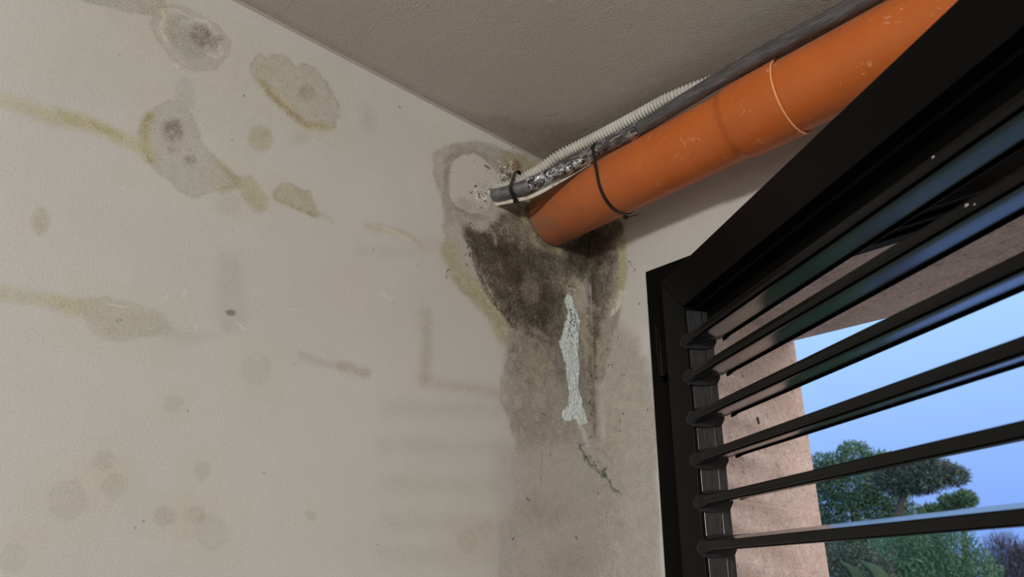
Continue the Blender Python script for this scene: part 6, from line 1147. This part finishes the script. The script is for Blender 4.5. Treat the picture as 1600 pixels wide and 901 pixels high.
# loose plaster crumbs at the broken hole around the bundle
M_CRUMB = mat('broken_plaster', (0.55, 0.50, 0.42), 0.9)
for cy, cz, n_, sp in ((-0.312, 2.362, 26, 0.012), (-0.245, 2.437, 22, 0.010)):
    vv = []; ff = []
    for k in range(n_):
        b = bmesh.new(); bmesh.ops.create_icosphere(b, subdivisions=1, radius=1)
        r = random.uniform(0.0007, 0.0024); py = cy + random.gauss(0, sp * 0.7); pz_ = cz + random.gauss(0, sp)
        b.verts.ensure_lookup_table(); kk = len(vv)
        for q in b.verts: vv.append((0.0006 + abs(q.co.x) * r * 0.8, py + q.co.y * r * random.uniform(.7, 1.2), pz_ + q.co.z * r * random.uniform(.7, 1.3)))
        ff += [tuple(kk + q.index for q in fc.verts) for fc in b.faces]; b.free()
    o = raw('plaster_crumbs', vv, ff, M_CRUMB)
    o['kind'] = 'stuff'; tag(o, 'crumbling plaster at the hole left of the grey cable bundle' if cy < -0.3 else 'crumbling plaster on the left wall above the conduit', 'plaster')

# ------------------------------------------------------------------ garden
def ground_mat(name, a, b, s):
    m = mat(name, a, 0.7); v = coord(m)
    LK(m, ramp(m, noise(m, v, s, 4), [(0.35, a), (0.65, b)]), bsdf(m).inputs['Base Color']); return m
M_TERR = ground_mat('pale_terrace_stone', (0.26, 0.25, 0.235), (0.32, 0.31, 0.29), 3)
M_GRASS = ground_mat('lawn', (0.035, 0.06, 0.02), (0.06, 0.09, 0.03), 2)
struct(solid('terrace', [box(-4, 9, YO - 0.7 + 0.15, 5.0, -0.35, -0.1)], M_TERR), 'pale stone terrace outside the opening')
struct(solid('lawn', [box(-60, 60, 5.0, 120, -0.40, -0.14), box(-60, -4, -20, 5.0, -0.4, -0.14)], M_GRASS))

def leaf_mat(name, a, b, c, trans=0.0):
    m = mat(name, a, 0.55, spec=0.3)
    g_ = N(m, 'ShaderNodeNewGeometry')
    LK(m, ramp(m, g_.outputs['Random Per Island'], [(0.0, a), (0.5, b), (1.0, c)]), bsdf(m).inputs['Base Color'])
    return m
def leaves(name, centers, radii, n, ln, wd, m, parent, shell=0.55, up=0.3, seed=1, flat=False):
    """crown of separate small leaves scattered through ellipsoids"""
    r = np.random.default_rng(seed); centers = np.array(centers, float); radii = np.array(radii, float)
    vol = radii.prod(1) ** (2 / 3); cnt = np.maximum(1, (n * vol / vol.sum()).astype(int)); V = []
    for c, R, k in zip(centers, radii, cnt):
        d = r.normal(size=(k, 3)); d /= np.linalg.norm(d, axis=1)[:, None]
        q = shell + (1 - shell) * r.random(k) ** 0.6
        q = q * (0.86 + 0.28 * fbm(d[:, 0] * 2.2 + c[0], d[:, 1] * 2.2 + d[:, 2] * 2.2 + c[2], 1.2, 3))
        P = c + d * R * q[:, None]
        ax = d * 0.9 + r.normal(size=(k, 3)) * 0.75 + (0, 0, up); ax /= np.linalg.norm(ax, axis=1)[:, None]
        sd = np.cross(ax, r.normal(size=(k, 3))); sd /= np.linalg.norm(sd, axis=1)[:, None]
        L = ln * (0.6 + 0.8 * r.random(k))[:, None]; Wd = wd * (0.7 + 0.6 * r.random(k))[:, None]
        V.append(np.stack([P, P + ax * L * 0.5 + sd * Wd, P + ax * L, P + ax * L * 0.5 - sd * Wd], 1))
    V = np.concatenate(V); k = len(V)
    me = bpy.data.meshes.new(name)
    me.vertices.add(k * 4); me.vertices.foreach_set('co', V.astype(np.float32).ravel())
    me.loops.add(k * 4); me.loops.foreach_set('vertex_index', np.arange(k * 4, dtype=np.int32))
    me.polygons.add(k); me.polygons.foreach_set('loop_start', np.arange(0, k * 4, 4, dtype=np.int32))
    me.update(calc_edges=True)
    return link(name, me, m, parent)
def limb(pts, r0, r1):
    P = catmull(pts, 8); n = len(P)
    return sweep(P, lambda i, a: np.full(len(a), r0 + (r1 - r0) * i / (n - 1)) * (1 + 0.12 * np.sin(a * 3 + i)), 9)
M_BARK = ground_mat('grey_brown_bark', (0.038, 0.038, 0.032), (0.085, 0.085, 0.072), 20)
M_PINE = leaf_mat('pine_needles', (0.046, 0.115, 0.072), (0.096, 0.207, 0.117), (0.196, 0.332, 0.174))
M_PINE2 = leaf_mat('feathery_needles', (0.053, 0.134, 0.084), (0.100, 0.230, 0.134), (0.177, 0.356, 0.224))
M_OLIVE = leaf_mat('olive_leaves', (0.051, 0.082, 0.064), (0.109, 0.162, 0.134), (0.231, 0.323, 0.290))
M_DARK = leaf_mat('dark_shrub_leaves', (0.024, 0.044, 0.031), (0.051, 0.085, 0.058), (0.170, 0.221, 0.187))
M_TWIG = leaf_mat('bare_purplish_twigs', (0.050, 0.046, 0.056), (0.085, 0.080, 0.092), (0.16, 0.155, 0.165))

def tree(name, base, label, cat='tree', group=None):
    t = empty(name, base); tag(t, label, cat, group); return t
def rel(t, pts): return [tuple(np.array(p) - np.array(t.location)) for p in pts]

pa = tree('pine_tree', (-5.45, 13.6, -0.14), 'tall fluffy dark green pine directly beside the pink stone pier')
raw('trunk', *limb([(0, 0, 0), (0.1, 0.0, 1.0), (0.0, 0, 2.2), (0.05, 0, 3.3)], 0.15, 0.06), M_BARK, pa, 0)
cs_ = [(-5.25, 13.7, 4.12), (-5.75, 13.5, 3.85), (-4.85, 13.8, 3.85), (-5.35, 13.5, 3.55), (-6.1, 13.3, 3.45), (-4.75, 13.7, 3.35), (-5.4, 13.6, 2.9), (-6.2, 13.4, 2.7), (-4.6, 13.9, 2.7), (-5.3, 13.5, 2.1), (-4.4, 13.9, 2.0), (-6.1, 13.3, 1.9), (-5.0, 13.4, 1.4)]
rs_ = [(.34, .34, .30), (.42, .4, .36), (.36, .36, .32), (.6, .5, .5), (.45, .45, .5), (.42, .4, .4), (.7, .6, .55), (.5, .5, .5), (.5, .5, .5), (.8, .6, .6), (.6, .5, .5), (.6, .5, .5), (.8, .7, .6)]
leaves('crown', rel(pa, cs_), rs_, 60000, 0.075, 0.011, M_PINE, pa, 0.25, 0.35, 3)

ol = tree('olive_tree', (-4.19, 11.75, -0.14), 'olive tree clipped into a flat grey-green cloud on a bare leaning trunk')
raw('trunk', *limb([(0.000, 0.000, 0.000), (-0.096, 0.000, 1.080), (0.024, 0.024, 2.160), (0.192, 0.072, 2.760), (0.432, 0.156, 3.300), (0.624, 0.204, 3.660)], 0.09, 0.035), M_BARK, ol, 0)
raw('branch', *limb([(0.408, 0.144, 3.240), (0.600, 0.168, 3.432), (0.936, 0.264, 3.600)], 0.03, 0.012), M_BARK, ol, 0)
oc = [(-3.98, 11.81, 3.38), (-3.77, 11.89, 3.46), (-3.50, 11.99, 3.48), (-3.26, 12.05, 3.42), (-3.05, 12.12, 3.35), (-3.61, 11.94, 3.30), (-3.37, 11.89, 3.26), (-3.85, 11.85, 3.23), (-3.61, 11.91, 3.19)]
orr = [(0.264, 0.264, 0.204), (0.288, 0.288, 0.240), (0.300, 0.288, 0.240), (0.264, 0.264, 0.204), (0.216, 0.216, 0.156), (0.312, 0.288, 0.192), (0.264, 0.240, 0.168), (0.216, 0.216, 0.144), (0.204, 0.204, 0.120)]
leaves('crown', rel(ol, oc), orr, 18000, 0.085, 0.0078, M_OLIVE, ol, 0.30, 0.5, 5)

pb = tree('conifer', (-2.72, 9.35, -0.14), 'wide feathery mid-green conifer below the clipped olive cloud')
raw('trunk', *limb([(0, 0, 0), (0, 0, 0.8), (0.05, 0, 1.7)], 0.12, 0.05), M_BARK, pb, 0)
cs_ = [(-2.70, 9.3, 2.15), (-2.38, 9.35, 2.10), (-3.05, 9.2, 2.05), (-2.20, 9.45, 1.80), (-2.62, 9.2, 1.72), (-3.15, 9.1, 1.6), (-2.3, 9.4, 1.35), (-2.9, 9.2, 1.2)]
rs_ = [(.34, .34, .30), (.28, .3, .30), (.34, .3, .30), (.26, .3, .30), (.45, .4, .36), (.42, .4, .4), (.42, .4, .4), (.6, .5, .5)]
leaves('crown', rel(pb, cs_), rs_, 26000, 0.07, 0.006, M_PINE2, pb, 0.3, 0.5, 8)

pc = tree('pine_tree', (-4.05, 14.55, -0.14), 'small pine with a rounded tuft showing just right of the olive cloud')
raw('trunk', *limb([(0, 0, 0), (0.03, 0, 1.4), (0.2, -0.05, 2.6), (0.35, -0.1, 3.1)], 0.1, 0.02), M_BARK, pc, 0)
cs_ = [(-3.66, 14.44, 3.21), (-3.93, 14.39, 3.13), (-4.20, 14.28, 2.97), (-3.87, 14.42, 2.87)]
rs_ = [(0.203, 0.203, 0.162), (0.176, 0.189, 0.176), (0.230, 0.216, 0.162), (0.243, 0.216, 0.135)]
leaves('crown', rel(pc, cs_), rs_, 7000, 0.075, 0.009, M_PINE, pc, 0.25, 0.4, 12)

ds = tree('silvery_shrub', (-2.75, 7.15, -0.14), 'dark shrub with silvery leaf tips low beside the stone pier', 'shrub')
raw('stem', *limb([(0, 0, 0), (0.03, 0, 0.9), (0, 0, 1.6)], 0.05, 0.02), M_BARK, ds, 0)
cs_ = [(-2.86, 7.05, 1.92), (-2.62, 7.15, 1.95), (-2.42, 7.2, 1.80), (-2.7, 7.1, 1.5), (-2.4, 7.2, 1.4)]
rs_ = [(.18, .2, .13), (.17, .2, .13), (.15, .2, .14), (.4, .35, .35), (.3, .3, .3)]
leaves('foliage', rel(ds, cs_), rs_, 11000, 0.04, 0.006, M_DARK, ds, 0.3, 0.4, 15)

bs = tree('bare_shrub', (-2.30, 11.5, -0.14), 'bushy purplish-brown shrub of bare twigs at the far right of the garden', 'shrub')
raw('stem', *limb([(0, 0, 0), (0.02, 0, 0.6), (0, 0, 1.3)], 0.06, 0.03), M_BARK, bs, 0)
cs_ = [(-2.42, 11.45, 2.12), (-2.12, 11.55, 2.02), (-1.85, 11.6, 1.78), (-2.35, 11.4, 1.75), (-2.0, 11.5, 1.5), (-2.6, 11.4, 1.6)]
rs_ = [(.24, .25, .26), (.24, .25, .22), (.25, .25, .25), (.36, .3, .34), (.45, .35, .4), (.35, .3, .4)]
leaves('twigs', rel(bs, cs_), rs_, 15000, 0.13, 0.0028, M_TWIG, bs, 0.15, 1.3, 19)
vv = []; ff = []
for k in range(16):
    a = random.uniform(-0.35, 0.3)
    v_, f_ = limb([(0, 0, 1.1), (a * 0.5, random.uniform(-.1, .1), 1.6), (a, random.uniform(-.15, .05), 2.1 + random.uniform(-.1, .12))], 0.012, 0.003)
    kk = len(vv); vv += v_; ff += [tuple(i + kk for i in q) for q in f_]
raw('branches', vv, ff, mat('pale_twig_bark', (0.20, 0.16, 0.16), 0.8), bs, 0)

# broad-leaved plant close to the terrace: two upright pointed leaves reach into view
M_BROAD = mat('green_leaf', (0.055, 0.11, 0.05), 0.6, spec=0.2)
v = coord(M_BROAD)
LK(M_BROAD, ramp(M_BROAD, noise(M_BROAD, v, 9, 3), [(0.35, (0.018, 0.05, 0.026)), (0.65, (0.036, 0.085, 0.05))]), bsdf(M_BROAD).inputs['Base Color'])
bl = tree('broad_leaved_plant', (-0.55, 2.62, -0.1), 'plant with upright pointed glossy leaves at the foot of the stone pier', 'plant')
def blade(tip, mid, base, w):
    P = catmull([base, mid, tip], 12); n = len(P); T = np.gradient(P, axis=0); T /= np.linalg.norm(T, axis=1)[:, None]
    sd = np.cross(T, (0.75, -0.62, 0.1)); sd = np.cross(T, np.cross((0.66, 0.75, 0), T)) * 0.9 + np.cross(T, (0, 0, 1)) * 0.2
    sd /= np.linalg.norm(sd, axis=1)[:, None]; nr_ = np.cross(T, sd); v = []; f = []
    for i in range(n):
        t = i / (n - 1); ww = w * (math.sin(math.pi * min(1, t * 0.62 + 0.38)) ** 0.8 if t < 1 else 0) + 0.0012
        for a, d in ((-1, 0.0), (-0.5, -0.10), (0, -0.16), (0.5, -0.10), (1, 0.0), (0.5, -0.13), (0, -0.20), (-0.5, -0.13)): v.append(P[i] + sd[i] * ww * a + nr_[i] * ww * d * 1.6)
    for i in range(n - 1): f += [(i * 8 + k, i * 8 + (k + 1) % 8, (i + 1) * 8 + (k + 1) % 8, (i + 1) * 8 + k) for k in range(8)]
    return v, f
for tip, mid, ba, w in (((-0.725, 2.558, 1.752), (-0.655, 2.590, 1.64), (-0.60, 2.61, 1.25), 0.044), ((-0.645, 2.592, 1.750), (-0.565, 2.625, 1.655), (-0.50, 2.64, 1.30), 0.055),
                        ((-0.42, 2.70, 1.55), (-0.46, 2.68, 1.35), (-0.50, 2.65, 1.0), 0.05)):
    raw('leaf', *blade(*[np.array(q) - np.array((-0.55, 2.62, -0.1)) for q in (tip, mid, ba)], w), M_BROAD, bl, 0)
    b0 = np.array(ba) - np.array((-0.55, 2.62, -0.1))
    raw('stem', *limb([(b0[0] * 0.2, b0[1] * 0.2, 0), (b0[0] * 0.6, b0[1] * 0.6, b0[2] * 0.5), tuple(b0)], 0.012, 0.006), M_BROAD, bl, 0)
